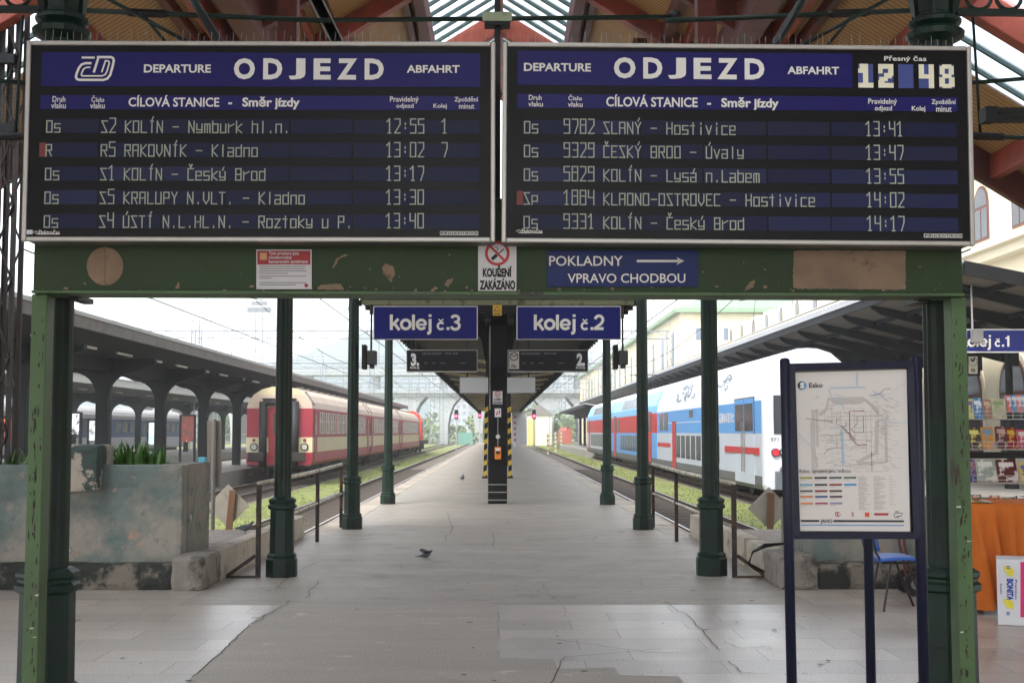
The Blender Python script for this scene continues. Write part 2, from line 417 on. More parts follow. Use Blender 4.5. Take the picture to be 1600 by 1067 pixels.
for s, x0, x1, lb in ((-1, -3.34, -3.0, 'chipped concrete block at the left end of the planter plinth'), (1, 2.86, 3.26, 'grey concrete block at the foot of the right rail')):
    g = MB(); g.rbox(x0, x1, 13.15, 13.98, -.01, .34, .05, .02); tag(g.build('concrete_block', conc), lb, 'block', 'concrete blocks beside the platform')

# planters at the heads of the tracks
teal = mat('peeling_teal_plaster', C(98, 110, 106), 0.85, var=0.28, vs=2.4, bump=0.45,
           dirt=[(C(142, 136, 126), 0.45, 0.6, 1.1), (C(80, 104, 102), 0.55, 0.68, 3.5), (C(150, 128, 112), 0.60, 0.63, 3.2), (C(196, 188, 176), 0.66, 0.675, 1.7), (C(66, 82, 78), 0.6, 0.7, 5.0)])
plinth = mat('black_flaked_plinth', C(40, 42, 38), 0.9, var=0.3, vs=3, bump=0.6, dirt=[(C(112, 104, 94), 0.48, 0.56, 2.6), (C(158, 150, 140), 0.66, 0.68, 6.0)])
soil = mat('soil', C(58, 46, 36), 1.0, bump=0.8)
flake = mat('flaked_white_plaster', C(156, 146, 134), 0.9, var=0.2, vs=3, bump=0.6, dirt=[(C(58, 72, 68), 0.50, 0.53, 2.6)])
def planter(x0, x1, lb, top):
    r = thing('planter', lb, 'planter', ((x0 + x1) / 2, 13.5, 0), 'masonry planters at the track heads')
    g = MB(); g.rbox(x0, x1, 13.5, 13.75, 0, top, .06, .012); g.box(x0, x1, 14.55, 14.75, 0.3, top)
    g.box(x0, x0 + .2, 13.75, 14.55, .3, top); g.box(x1 - .2, x1, 13.75, 14.55, .3, top)
    # small coping with an uneven edge
    g.build('wall', teal, r)
    g = MB(); g.rbox(x0, x1, 13.22, 13.498, -.01, .26, .07, .02); g.build('plinth', plinth, r)
    g = MB(); g.box(x0 + .2, x1 - .2, 13.75, 14.55, top - .3, top - .12); g.build('soil', soil, r)
    return r
LT = at(200, 726, 13.5).z
PL = planter(-9.5, -3.31, 'long teal plaster planter with peeling paint on the left', LT)
a, b = at(58, 768, 13.3), at(152, 695, 13.3)
g = MB(); g.rbox(a.x, b.x, 13.3, 13.9, a.z, b.z, .05, .014); g.build('pier', flake, PL)
PR = planter(3.23, 9.5, 'teal plaster planter with dark green base behind the blue chair', at(1400, 838, 13.5).z + 0.35)

# leafy tufts growing in the left planter
leafm = mat('iris_leaf', C(70, 112, 40), 0.5, var=0.3, vs=8)
def tuft(px, h, n, lb, sp):
    p = at(px, 724, 14.1); r = rnd
    g = MB()
    for k in range(n):
        a = r.uniform(0, 6.28); ln = h * r.uniform(.6, 1.05); lean = r.uniform(.05, .75); ox = r.uniform(-sp, sp); oy = r.uniform(-.15, .15)
        b = V((p.x + ox, 14.1 + oy, LT - .16)); d = V((math.cos(a), math.sin(a), 0)); side = V((-d.y, d.x, 0)) * .019
        pts = []
        for i in range(6):
            t = i / 5; pts.append(b + V((0, 0, 1)) * ln * (t - .18 * lean * t * t) + d * ln * lean * t * t * .75)
        n0 = len(g.v)
        vs = []
        for i, q in enumerate(pts):
            wv = (1.0, 1.15, 1.05, .85, .5, .05)[i]; vs += [q - side * wv, q + side * wv]
        g.add(vs, [(2 * i, 2 * i + 1, 2 * i + 3, 2 * i + 2) for i in range(5)])
    tag(g.build('iris_plant', leafm, smooth=True), lb, 'plant', 'leafy tufts in the left planter')
tuft(163, .36, 26, 'narrow green tuft against the flaked pier of the planter', .08)
tuft(203, .44, 85, 'wide bushy green tuft in the middle of the planter', .17)
tuft(241, .38, 48, 'green tuft nearest the right end of the planter', .11)
tuft(26, .36, 24, 'green tuft behind the lattice mast at far left', .14)

# railway tracks
railm = mat('rusty_rail', C(84, 66, 54), 0.55, metal=0.3, var=0.2)
shine = mat('worn_rail_top', C(150, 146, 142), 0.3, metal=0.8)
sleep = mat('old_sleeper', C(86, 78, 70), 0.9, var=0.25, vs=3, bump=0.6)
TRK = [(-4.85, 20.5, 240, 'rail track along the left edge of the platform, ending at a diamond board', True), (4.85, 20.5, 240, 'rail track along the right edge of the platform, ending at a diamond board', True),
       (-9.4, 24, 240, 'rail track under the red and cream train', True), (9.3, 24, 240, 'rail track under the blue double deck train', True), (-17.2, 24, 230, 'rail track beyond the first left canopy', True), (-20.9, 24, 230, 'rail track between the two left canopies', False), (-31.6, 60, 230, 'rail track under the blue grey coach', False)]
protoS = MB().box(-1.25, 1.25, -.12, .12, GZ - .06, RT - .15).build('sleeper', sleep)
first = True
for x, y0, y1, lb, slp in TRK:
    r = thing('railway_track', lb, 'track', (x, y0, GZ), 'railway tracks')
    for s in (-1, 1):
        xx = x + s * .752
        prof = [(-.07, RT - .15), (.07, RT - .15), (.07, RT - .135), (.012, RT - .12), (.012, RT - .045), (.036, RT - .035), (.036, RT), (-.036, RT), (-.036, RT - .035), (-.012, RT - .045), (-.012, RT - .12), (-.07, RT - .135)]
        g = MB(); g.prism([(xx + a, y0, z) for a, z in prof], (0, y1 - y0, 0)); ra = g.build('rail', railm, r)
        g = MB(); g.box(xx - .03, xx + .03, y0, y1, RT + .002, RT + .005); g.build('running_surface', shine, ra)
    if slp:
        k = 0; y = y0 + .4
        while k < 90 and y < 80:
            if first:
                protoS.parent = r; KIDS.setdefault(r, []).append(protoS); protoS.location = (0, .4, -.06); first = False
            else:
                c = protoS.copy(); col.objects.link(c); c.parent = r; KIDS[r].append(c); c.location = (rnd.uniform(-.04, .04), y - y0, -.06)
            y += .64; k += 1
grm = floor_mat('weedy_earth', C(118, 128, 68), 0.95, stains=[(C(106, 94, 76), 0.5, 0.64, 0.6, 0.85), (C(146, 150, 92), 0.52, 0.7, 1.4, 0.6)], speck=0.5, speck_s=20.0, bump=1.0)
g = MB()
for xa, xb in ((-7.95, -5.75), (5.75, 7.85), (-13, -10.9), (-22.4, -18.2)): g.add([(xa, 17.3, GZ + .02), (xb, 17.3, GZ + .02), (xb, 230, GZ + .02), (xa, 230, GZ + .02)], [(0, 1, 2, 3)])
for xa, xb in ((-8, -3.3), (3.3, 8)): g.add([(xa, 17.31, GZ + .05), (xb, 17.31, GZ + .05), (xb, 22.3, GZ + .05), (xa, 22.3, GZ + .05)], [(0, 1, 2, 3)])
for xa, xb, ya, yb in ((14, 60, 195, 249), (-60, -12, 180, 249), (2.8, 14, 205, 249), (-80, 80, 263, 420)): g.add([(xa, ya, GZ + .03), (xb, ya, GZ + .03), (xb, yb, GZ + .03), (xa, yb, GZ + .03)], [(0, 1, 2, 3)])
g.build('grass_verge', grm, kind='structure')
# grass and weeds between the tracks
grassm = mat('weeds', C(122, 130, 70), 0.8, var=0.35, vs=1.2)
g = MB(); rg = random.Random(3)
def blades(xa, xb, ya, yb, n, h):
    for k in range(n):
        t = rg.random() ** 2.0; y = ya + (yb - ya) * t; x = rg.uniform(xa, xb)
        if math.sin(x * 2.3 + y * .55) + math.sin(y * .21 - x) < -0.75: continue
        sc_ = 1 + t * 2.2; a = rg.uniform(0, 3.14); wd = .012 * sc_ * rg.uniform(.7, 1.5); hh = h * rg.uniform(.4, 1.2)
        d = V((math.cos(a), math.sin(a), 0)) * wd; ln = V((rg.uniform(-.08, .08), rg.uniform(-.08, .08), hh)); b = V((x, y, GZ))
        g.add([b - d, b + d, b + ln], [(0, 1, 2)])
blades(-7.9, -5.8, 18, 130, 8000, .09); blades(5.8, 7.7, 18, 130, 8000, .09); blades(-4.2, -3.2, 40, 110, 700, .14)
blades(-8, -3.3, 17.3, 22, 2500, .10); blades(3.3, 8, 17.3, 22, 2500, .10); blades(-21, -12.8 - 3.2, 40, 110, 2500, .15); blades(-10.5, -7.9, 135, 200, 1500, .2); blades(4, 16, 150, 235, 3000, .3)
tag(g.build('grass', grassm), 'short yellow green weeds growing between the rails', 'grass', kind='stuff')
# ------------------------------------------------------------------ timber hall roof
ZR, KS, YE, YN = 9.8, 0.62, 17.8, 30.0
def rz(x): return ZR - KS * abs(x)
timber = mat('red_stained_timber', C(158, 70, 48), 0.5, var=0.3, vs=2.5, stretch=(1, 1, 1), dirt=[(C(84, 34, 26), 0.5, 0.7, 1.2)], bump=0.2)
timber2 = mat('dark_red_timber', C(98, 40, 30), 0.5, var=0.25, vs=2.5, dirt=[(C(56, 26, 22), 0.5, 0.7, 1.2)], bump=0.2)
def plank_mat():
    m = mat('tan_boarding', C(190, 146, 92), 0.6, var=0.15, vs=1.5)
    n = m.node_tree.nodes; l = m.node_tree.links; b = n['Principled BSDF']
    src = b.inputs['Base Color'].links[0].from_socket
    tc = n.new('ShaderNodeTexCoord'); sx = n.new('ShaderNodeSeparateXYZ'); l.new(tc.outputs['Object'], sx.inputs[0])
    mu = n.new('ShaderNodeMath'); mu.operation = 'MULTIPLY'; mu.inputs[1].default_value = 9.0; l.new(sx.outputs[1], mu.inputs[0])
    fr = n.new('ShaderNodeMath'); fr.operation = 'FRACT'; l.new(mu.outputs[0], fr.inputs[0])
    gt = n.new('ShaderNodeMath'); gt.operation = 'LESS_THAN'; gt.inputs[1].default_value = 0.16; l.new(fr.outputs[0], gt.inputs[0])
    x = n.new('ShaderNodeMix'); x.data_type = 'RGBA'; l.new(gt.outputs[0], x.inputs['Factor']); l.new(src, x.inputs[6]); x.inputs[7].default_value = C(86, 58, 34)
    l.new(x.outputs[2], b.inputs['Base Color']); return m
tan = plank_mat()
pane_m = glass('wired_roof_glass')
roof = thing('hall_roof', 'red timber hall roof with tan boarding and glass strips above the boards', 'roof', (0, 0, 0))
def slope(g, s, xa, xb, ya, yb, t=0.05, dz=0.0):
    a = [V((s * xa, ya, rz(xa) + dz)), V((s * xb, ya, rz(xb) + dz)), V((s * xb, yb, rz(xb) + dz)), V((s * xa, yb, rz(xa) + dz))]
    g.prism(a, (0, 0, t))
g = MB()
for s in (-1, 1):
    slope(g, s, 1.28, 5.2, -14, YE - .05); slope(g, s, 5.201, 6.9, 15.9, YE - .05); slope(g, s, 6.901, 11.5, -14, YE - .05)
    slope(g, s, 1.28, 4.3, YE + .05, YN)
g.build('boarding', tan, roof)
g = MB()
for s in (-1, 1):
    slope(g, s, 0.02, 1.25, -14, YN, .006, .16); slope(g, s, 5.2, 6.9, -14, 15.9, .006, .03)
g.build('glass_pane', pane_m, roof)
barm = mat('glazing_bar_paint', C(46, 72, 70), 0.5)
g = MB()
for s in (-1, 1):
    y = -13.5
    while y < YN:
        g.bar((s * .02, y, rz(0) + .14), (s * 1.27, y, rz(1.27) + .14), .07, .08)
        if y < 15.9: g.bar((s * 5.18, y, rz(5.18) + .02), (s * 6.92, y, rz(6.92) + .02), .05, .07)
        y += .55
g.build('glazing_bars', barm, roof)
for s in (-1, 1):
    for x, wd, dp, m in ((1.31, .18, .46, timber2), (1.56, .12, .18, timber2), (2.7, .18, .24, timber2), (3.0, .1, .14, timber), (3.5, .34, .52, timber2), (3.95, .16, .3, timber), (4.26, .12, .16, timber2)):
        g = MB(); g.box(s * x - wd / 2, s * x + wd / 2, -14, YN - .01, rz(x) - dp, rz(x) + .02); g.build('purlin', m, roof, bevel=.015)
    for x, wd, dp, m in ((5.14, .16, .32, timber), (6.98, .16, .32, timber), (7.7, .14, .22, timber2), (8.7, .16, .26, timber), (10.3, .16, .26, timber2)):
        g = MB(); g.box(s * x - wd / 2, s * x + wd / 2, -14, YE - .02, rz(x) - dp, rz(x) + .02); g.build('purlin', m, roof, bevel=.015)
    for y in (-10.5, -7, -3.5, 0, 3.5, 7, 13.95):
        for o in (0,):
            g = MB(); g.bar((s * .01, y, rz(0) - .12), (s * 11.5, y, rz(11.5) - .12), .2, .36); g.build('rafter', timber, roof, bevel=.015)
    g = MB(); g.bar((s * 2.7, YE + .02, rz(2.7) - .16), (s * 11.6, YE + .02, rz(11.6) - .16), .16, .5); g.build('verge_beam', timber2, roof, bevel=.02)
    for y in (20.3, 24.9, 29.8):
        g = MB(); g.bar((s * .01, y, rz(0) - .1), (s * 4.3, y, rz(4.3) - .1), .24, .4); g.build('rafter', timber, roof, bevel=.015)
g = MB(); g.box(-.07, .07, -14, YN - .01, rz(0) - .25, rz(0) + .1); g.build('ridge_beam', timber, roof)
# iron tie rods with turnbuckles
def tie(p0, p1, r=.022, tb=None):
    g = MB(); g.tube([p0, p1], r, 8)
    o = g.build('tie_rod', GREEN, roof, smooth=True)
    if tb is not None:
        p0, p1 = V(p0), V(p1); c = p0.lerp(p1, tb); d = (p1 - p0).normalized()
        g = MB(); g.tube([c - d * .16, c - d * .13, c + d * .13, c + d * .16], [.02, .032, .032, .02], 8); g.build('turnbuckle', DARK, o)
    return o
for s in (-1, 1):
    xs = (lambda x: x) if s < 0 else (lambda x: 1556 - x)
    tie(at(xs(130), 17, 9.4), at(xs(515), 33, 9.4), .020, .26)
    tie(at(xs(283), -30, 8.6), at(xs(348), 75, 8.6), .028, .72)
    tie(at(xs(165), -3, 9.0), at(xs(300), 70, 9.0), .014)
    tie(at(xs(222), 22, 9.1), at(xs(262), 70, 9.1), .012)
    tie(at(xs(36), 25, 10), at(xs(24), 212, 10), .012)
    tie(at(xs(22), 213, 10), at(xs(-60), 216, 10), .018, .08)
    tie(at(xs(40), 130, 10.3), at(xs(-60), 122, 10.3), .018)
tie(at(515, 32, 13), at(1055, 27, 13), .026)
g = MB(); c = at(1055, 26, 13); g.ell(c, .07); g.build('tie_end', DARK, roof, smooth=True)
g = MB(); c0, c1 = at(1545, 178, 9.7), at(1660, 178, 9.7); g.box(c0.x, c1.x, 9.7, 9.8, c0.z + .012, c0.z + .05); g.box(c0.x, c1.x, 9.7, 9.8, c0.z - .05, c0.z - .012); g.box(c0.x - .03, c0.x + .06, 9.68, 9.82, c0.z - .055, c0.z + .055)
g.build('lamp_tray', DARK, roof)
# chain-like cable tray slung under the left slope
g = MB()
p0, p1 = at(484, -20, 11), at(528, 68, 11)
for k in range(40):
    a = p0.lerp(p1, k / 40); b = p0.lerp(p1, (k + 1) / 40)
    g.bar(a + V((-.05, 0, 0)), b + V((.05, 0, 0)), .014, .014); g.bar(a + V((.05, 0, 0)), b + V((-.05, 0, 0)), .014, .014)
g.bar(p0 + V((.055, 0, 0)), p1 + V((.055, 0, 0)), .016, .016); g.bar(p0 - V((.055, 0, 0)), p1 - V((.055, 0, 0)), .016, .016)
g.build('cable_tray', GREY, roof)

# ------------------------------------------------------------------ cast iron columns
def column(name_lb, x, y, h, k=1.0, cap=True):
    r = thing('iron_column', name_lb, 'column', (x, y, 0), 'green cast iron columns of the hall')
    o = R(22.5); q = k / math.cos(o)
    g = MB(); g.lathe(x, y, [(.165 * q, 0), (.165 * q, .19), (.15 * q, .21), (.155 * q, .235), (.135 * q, .26)], 8, o); g.build('base', GREEN, r)
    g = MB(); g.lathe(x, y, [(.128 * q, .26), (.125 * q, .74)], 8, o); g.build('pedestal', GREEN, r)
    g = MB(); g.lathe(x, y, [(.128 * q, .74), (.15 * q, .755), (.15 * q, .785), (.135 * q, .80), (.135 * q, .815), (.145 * q, .83), (.145 * q, .85), (.108 * q, .875)], 8, o); g.build('ring', GREEN, r)
    g = MB()
    n = 24
    prof = [(.098, .875), (.096, 2.0), (.090, h - .62)]
    vs, fs = [], []
    for rad, z in prof:
        for i in range(n):
            t = 2 * math.pi * i / n; f = (1.0 if i % 3 else 0.9)
            vs.append((x + k * rad * f * math.cos(t + o / 3), y + k * rad * f * math.sin(t + o / 3), z))
    for j in range(2):
        for i in range(n): fs.append((j * n + i, j * n + (i + 1) % n, (j + 1) * n + (i + 1) % n, (j + 1) * n + i))
    g.add(vs, fs); g.build('shaft', GREEN, r)
    z = h - .62
    g = MB(); g.lathe(x, y, [(.09 * k, z), (.145 * k, z + .03), (.15 * k, z + .06), (.11 * k, z + .09), (.135 * k, z + .11), (.135 * k, z + .13), (.105 * k, z + .15), (.11 * k, z + .3), (.13 * k, z + .45), (.19 * k, z + .55), (.19 * k, z + .62)], 16); ca = g.build('capital', GREEN, r)
    g = MB()
    for i in range(8):
        t = 2 * math.pi * i / 8; d = V((math.cos(t), math.sin(t), 0)); s_ = V((-d.y, d.x, 0)); c = V((x, y, z + .16))
        pts = [c + d * .112 * k, c + d * .13 * k + V((0, 0, .12)), c + d * .16 * k + V((0, 0, .24)), c + d * .2 * k + V((0, 0, .25))]
        vs = []
        for p, wd in zip(pts, (.03, .04, .035, .01)): vs += [p - s_ * wd, p + s_ * wd]
        g.add(vs, [(2 * j, 2 * j + 1, 2 * j + 3, 2 * j + 2) for j in range(3)])
    g.build('leaf', GREEN, ca)
    return r
p = at(84, 560, 7.0); c1l = column('green iron column behind the left gantry post', p.x, 7.0, 4.38, 1.06)
p = at(1473, 560, 7.0); c1r = column('green iron column behind the right gantry post', p.x, 7.0, 4.38, 1.06)
COLS = []
for px, py, side in ((440, 903, 'left'), (1112, 901, 'right'), (550, 829, 'left'), (1005, 830, 'right'), (606, 790, 'left'), (949, 791, 'right')):
    p = gr(px, py - 3); COLS.append(p)
    nm = {903: 'first green iron column behind the gantry on the left of the platform', 901: 'first green iron column behind the gantry on the right of the platform', 829: 'green iron column holding the left end of the track sign bar',
          830: 'green iron column holding the right end of the track sign bar', 790: 'farthest green iron column on the left, beneath the track 3 sign', 791: 'farthest green iron column on the right, beneath the track 2 sign'}[py]
    column(nm, p.x, p.y, 4.6 if p.y < 20 else (4.5 if p.y < 25 else 4.35))
# upper posts from the capitals to the roof, part of the roof frame
for c in [V((c1l.location.x, 7, 0)), V((c1r.location.x, 7, 0))] + COLS:
    g = MB(); h = 4.38 if c.y < 10 else (4.6 if c.y < 20 else (4.5 if c.y < 25 else 4.35))
    g.box(c.x - .11, c.x + .11, c.y - .11, c.y + .11, h + .002, rz(c.x) - .1); g.build('post', timber2, roof)
# green cast brackets with rings beside the two front columns
for s, c in ((-1, c1l.location), (1, c1r.location)):
    x0 = c.x + s * .12; z0 = at(1500, 20, 7.0).z
    g = MB()
    pts = [V((x0 + s * t * 1.5, 7.0, z0 - .0 + (.0 if t < .2 else -.05 * (t - .2) ** 2 * 4))) for t in [i / 10 for i in range(11)]]
    for a, b in zip(pts, pts[1:]): g.bar(a, b, .05, .03)
    for cx in (.13, .30, .47):
        ring = [V((x0 + s * cx + .07 * math.cos(t), 7.0, z0 + .085 + .07 * math.sin(t))) for t in [2 * math.pi * i / 16 for i in range(17)]]
        g.tube(ring, .012, 6, cap=False)
    g.bar(V((x0, 7, z0 + .17)), V((x0 + s * 1.5, 7, z0 + .17)), .05, .03)
    g.bar(V((x0 + s * .5, 7, z0 + .17)), V((x0 + s * 1.5, 7, z0 - .14)), .04, .04)
    g.build('bracket', GREEN, roof)

# ------------------------------------------------------------------ lattice mast in the left planter
mastm = mat('rusty_lattice_paint', C(48, 43, 41), 0.6, var=0.3, dirt=[(C(66, 46, 36), 0.55, 0.68, 5.0)])
mx0, mx1 = at(5, 300, 14.1).x, at(27, 300, 14.1).x
r = thing('lattice_mast', 'rusty steel lattice mast rising from the left planter', 'mast', ((mx0 + mx1) / 2, 14.15, LT - .13))
for y in (14.02, 14.26):
    for x in (mx0 - .02, mx1):
        g = MB(); g.box(x - .03, x + .03, y - .008, y + .008, LT - .13, 6.35); g.box(x - .03 if x < mx1 - .05 else x + .018, x - .018 if x < mx1 - .05 else x + .03, y - .03, y - .009, LT - .13, 6.35); g.build('leg', mastm, r)
g = MB(); z = LT - .1; s = 1
while z < 5.9:
    a, b = (mx0, mx1) if s > 0 else (mx1, mx0)
    g.bar((a, 14.0, z), (b, 14.0, z + .42), .012, .035, (0, 1, 0)); g.bar((b, 14.27, z), (a, 14.27, z + .42), .012, .035, (0, 1, 0)); z += .42; s = -s
g.build('lacing', mastm, r)
for y in (93, 201):
    a = at(-40, y + 7, 13.95); b = at(24, y - 7, 13.95); g = MB(); g.box(a.x, b.x, 13.9, 13.985, a.z, b.z); g.build('channel', DARK, r)
# ------------------------------------------------------------------ sign gantry
GY = 6.62
beamm = mat('green_beam_paint', C(42, 61, 32), 0.55, var=0.22, spec=.3, vs=1.2, dirt=[(C(150, 128, 104), 0.685, 0.69, 2.2), (C(36, 50, 30), 0.55, 0.75, 0.9), (C(170, 160, 130), 0.73, 0.735, 8.0)])
postm = mat('flaked_green_post', C(66, 94, 50), 0.5, var=0.15, vs=2, dirt=[(C(44, 58, 34), 0.5, 0.7, 1.5), (C(46, 30, 22), 0.64, 0.66, 5.0), (C(190, 184, 168), 0.75, 0.755, 4.0)], stretch=(1, 1, .5))
primer = mat('bare_primer', C(134, 112, 92), 0.85, var=0.2, vs=6, dirt=[(C(96, 74, 58), .6, .7, 9.0)])
a = at(51, 455, GY); b = at(1505, 460, GY); bt = at(780, 384, GY).z
gan = thing('sign_gantry', 'flaked green steel gantry carrying the two departure boards', 'gantry', ((a.x + b.x) / 2, GY + .1, 0))
tilt = (b.z - a.z) / (b.x - a.x)
def gz(x): return a.z + (x - a.x) * tilt      # underside of the beam
g = MB(); g.prism([(a.x, GY, a.z), (b.x, GY, b.z), (b.x, GY, bt + .25), (a.x, GY, bt + .25)], (0, .2, 0)); g.build('beam', beamm, gan, bevel=.008)
g = MB(); g.prism([(a.x + .004, GY - .03, a.z - .012), (b.x - .004, GY - .03, b.z - .012), (b.x - .004, GY - .03, b.z + .002), (a.x + .004, GY - .03, a.z + .002)], (0, .24, 0)); g.build('flange', postm, gan)
for x0, x1 in ((48, 72), (1487, 1511)):
    p0, p1 = at(x0, 470, GY), at(x1, 470, GY); g = MB(); g.box(p0.x, p1.x, GY + .01, GY + .13, 0, gz(p0.x) - .014); g.build('post', postm, gan, bevel=.006)
    g = MB(); g.box(p0.x - .05, p1.x + .05, GY - .03, GY + .17, 0, .02); g.build('foot_plate', postm, gan)
for x0, x1, y0, y1 in ((112, 128, 462, 470), (1430, 1450, 463, 473)):
    p0, p1 = at(x0, y1, GY + .2), at(x1, y0, GY + .2); g = MB(); g.box(p0.x, p1.x, GY + .14, GY + .4, p0.z, p1.z); g.build('bracket', DARK, gan)
def patch(pts, j=1.6):
    o = []
    for a_, b_ in zip(pts, pts[1:] + pts[:1]):
        m_ = max(1, int(math.hypot(b_[0] - a_[0], b_[1] - a_[1]) / 2.2))
        for k in range(m_): o.append((a_[0] + (b_[0] - a_[0]) * k / m_ + rnd.uniform(-j, j) * .6, a_[1] + (b_[1] - a_[1]) * k / m_ + rnd.uniform(-j, j) * .6))
    pts = o
    g = MB(); g.prism([at(x, y, GY - .003) for x, y in pts], (0, .002, 0)); g.build('bare_patch', primer, gan)
patch([(164 + 28.5 * math.cos(t), 416 + 30 * math.sin(t)) for t in [2 * math.pi * i / 40 for i in range(40)]], .5)
patch([(1241, 392), (1300, 391), (1415, 392), (1415, 453), (1340, 452), (1240, 451), (1239, 420)])
patch([(597, 417), (603, 412), (614, 415), (617, 428), (613, 437), (612, 443), (605, 434), (598, 428)])
patch([(495, 452), (500, 446), (515, 444), (532, 444), (538, 453), (515, 453)])
patch([(519, 420), (525, 405), (538, 397), (546, 398), (530, 404), (523, 416)])
patch([(695, 446), (698, 438), (708, 434), (707, 441), (700, 448)])
patch([(274, 450), (278, 441), (281, 442), (280, 451)])
patch([(1163, 454), (1172, 440), (1180, 437), (1177, 450)])
g = MB()
for k in range(60):
    x = rnd.choice((rnd.uniform(330, 740), rnd.uniform(840, 1240), rnd.uniform(60, 1500))); y = rnd.choice((rnd.uniform(446, 455), rnd.uniform(395, 455))); q_ = rnd.uniform(.6, 2.4) * (1.5 if y > 445 else .8)
    n_ = rnd.randint(5, 8); g.prism([at(x + q_ * rnd.uniform(.6, 1.6) * math.cos(6.283 * i / n_), y + q_ * rnd.uniform(.4, 1.1) * math.sin(6.283 * i / n_), GY - .002) for i in range(n_)], (0, .0015, 0))
g.build('paint_flake', primer, gan)
g = MB()
for x, y0, y1 in ((164, 386, 446), (1429, 392, 452), (640, 388, 420), (705, 386, 436), (1046, 384, 392), (322, 400, 450), (540, 410, 452), (1130, 388, 450), (1330, 386, 398), (1480, 390, 450)):
    g.strip([at(x + rnd.uniform(-.6, .6), y0 + (y1 - y0) * t / 6, GY - .0032) for t in range(7)], .002, (0, -1, 0))
g.build('rust_run', mat('rust_run', C(52, 36, 28), .8), gan)
g = MB(); p = at(777, 370, 7.1); g.box(p.x - .017, p.x + .017, 7.08, 7.12, gz(0) + .1, 6.9); g.build('hanger_post', DARK, gan)
p0, p1 = at(754, 34, 7.06), at(800, 20, 7.06); g = MB(); g.box(p0.x, p1.x, 7.05, 7.075, p0.z, p1.z); hb = g.build('junction_plate', mat('pale_green_plate', C(150, 160, 130), 0.6, var=.2, dirt=[(C(60, 84, 60), .5, .7, 8.0)]), gan)
p0, p1 = at(757, 40, 7.05), at(797, 35, 7.05); g = MB(); g.box(p0.x, p1.x, 7.04, 7.12, p0.z, p1.z); g.build('bracket', DARK, gan)
rc = mat('rust_chip', C(46, 34, 26), .85); wc = mat('white_scrape', C(186, 180, 164), .8)
for x0, x1, xb0, xb1 in ((48, 72, 36, 61), (1487, 1511, 1498, 1523)):
    for nm, m_, n_, q0 in (('rust_chip', rc, 60, 1.0), ('paint_scrape', wc, 3, 1.3)):
        g = MB()
        for k in range(n_):
            y = rnd.uniform(500, 1060); t = (y - 470) / 597; x = x0 + (xb0 - x0) * t + rnd.uniform(3, 21) if nm != 'rust_chip' else x0 + (xb0 - x0) * t + rnd.choice((rnd.uniform(9, 16), rnd.uniform(2.5, 21)))
            rx, ry = (rnd.uniform(.5, 1.5), rnd.uniform(1, 9)) if nm == 'rust_chip' else (rnd.uniform(2, 5), rnd.uniform(.7, 2.5))
            g.prism([at(x + rx * q0 * rnd.uniform(.5, 1.3) * math.cos(6.283 * i / 9), y + ry * rnd.uniform(.5, 1.2) * math.sin(6.283 * i / 9), GY + .008) for i in range(9)], (0, .0015, 0))
        g.build(nm, m_, gan)
# ------------------------------------------------------------------ split flap lettering: strokes on a 4 x 8 grid, digits 10 high
FL = {
 'K': '0008 480440', 'O': '0008484000', 'D': '0008484000', 'L': '080040', 'I': '2028 1838', 'N': '00084048', 'R': '0008484404 2440', 'A': '00084840 0444', 'V': '08032043 4843', 'U': '08004048', 'S': '48084000',
 'T': '0848 2820', 'Y': '082448 2420', 'P': '0008484404', 'B': '0008484000 0444', 'E': '48080040 0434', 'C': '48080040', 'H': '0008 4048 0444', 'Z': '08484 000 40'.replace(' ', ''), '-': '0444', '.': '2021', ':': '2324 2627', ' ': '',
 's': '4606430300'[0:0] + '460603434000', 'p': '0626 0006464202'[5:], 'y': '060242 46400 0'.replace(' ', ''), 'm': '000646 40 2620'.replace('46 40', '4640'), 'b': '0800404606', 'u': '0600404 6'.replace(' ', ''), 'r': '0006 0446', 'k': '0008 460340', 'l': '2820', 'h': '0008 064640',
 'n': '00064640', 'd': '4840000646', 'o': '0006464000', 'a': '064640000343', 'e': '434606004 0 0343'.replace('4 0 ', '40 '), 'z': '06460040', 't': '2820 0636', 'i': '2025 2728', 'v': '06204 6'.replace(' ', ''), 'c': '46060040', 'q': '',
 '0': '000a4a4000', '1': '082a20 1030', '2': '0a4a460040', '3': '0a4a4000 1545', '4': '0a0545 4a40', '5': '4a0a06464000', '7': '0a4a4620', '8': '000a4a4000 0646', '9': '454a0a0545'[0:0] + '46060a4a4000',
}
ACC = {'Í': ('I', '293b'), 'Ý': ('Y', '293b'), 'ý': ('y', '2739'), 'Č': ('C', '1b293b'), 'Ú': ('U', '293b'), 'á': ('a', '2739')}
def flap(g, s, x, z, pitch, u, Y, sw=.006):
    """display text starting at x on base line z; u = height of one grid step"""
    for i, ch in enumerate(s):
        base, acc = ACC.get(ch, (ch, ''))
        sx = pitch * .66 / 4
        for st in (FL[base] + ' ' + acc).split():
            if len(st) < 4: continue
            pts = [V((x + i * pitch + int(st[k], 16) * sx, Y, z + int(st[k + 1], 16) * u)) for k in range(0, len(st) - 1, 2)]
            for si, (p, q) in enumerate(zip(pts, pts[1:])):
                p = p - V((0, .0003 * (si % 5), 0)); q = V((q.x, p.y, q.z))
                d = (q - p).normalized() * sw * .5; n = V((-d.z, 0, d.x)); p2, q2 = p - d, q + d
                g.add([p2 - n, q2 - n, q2 + n, p2 + n], [(0, 1, 2, 3)])
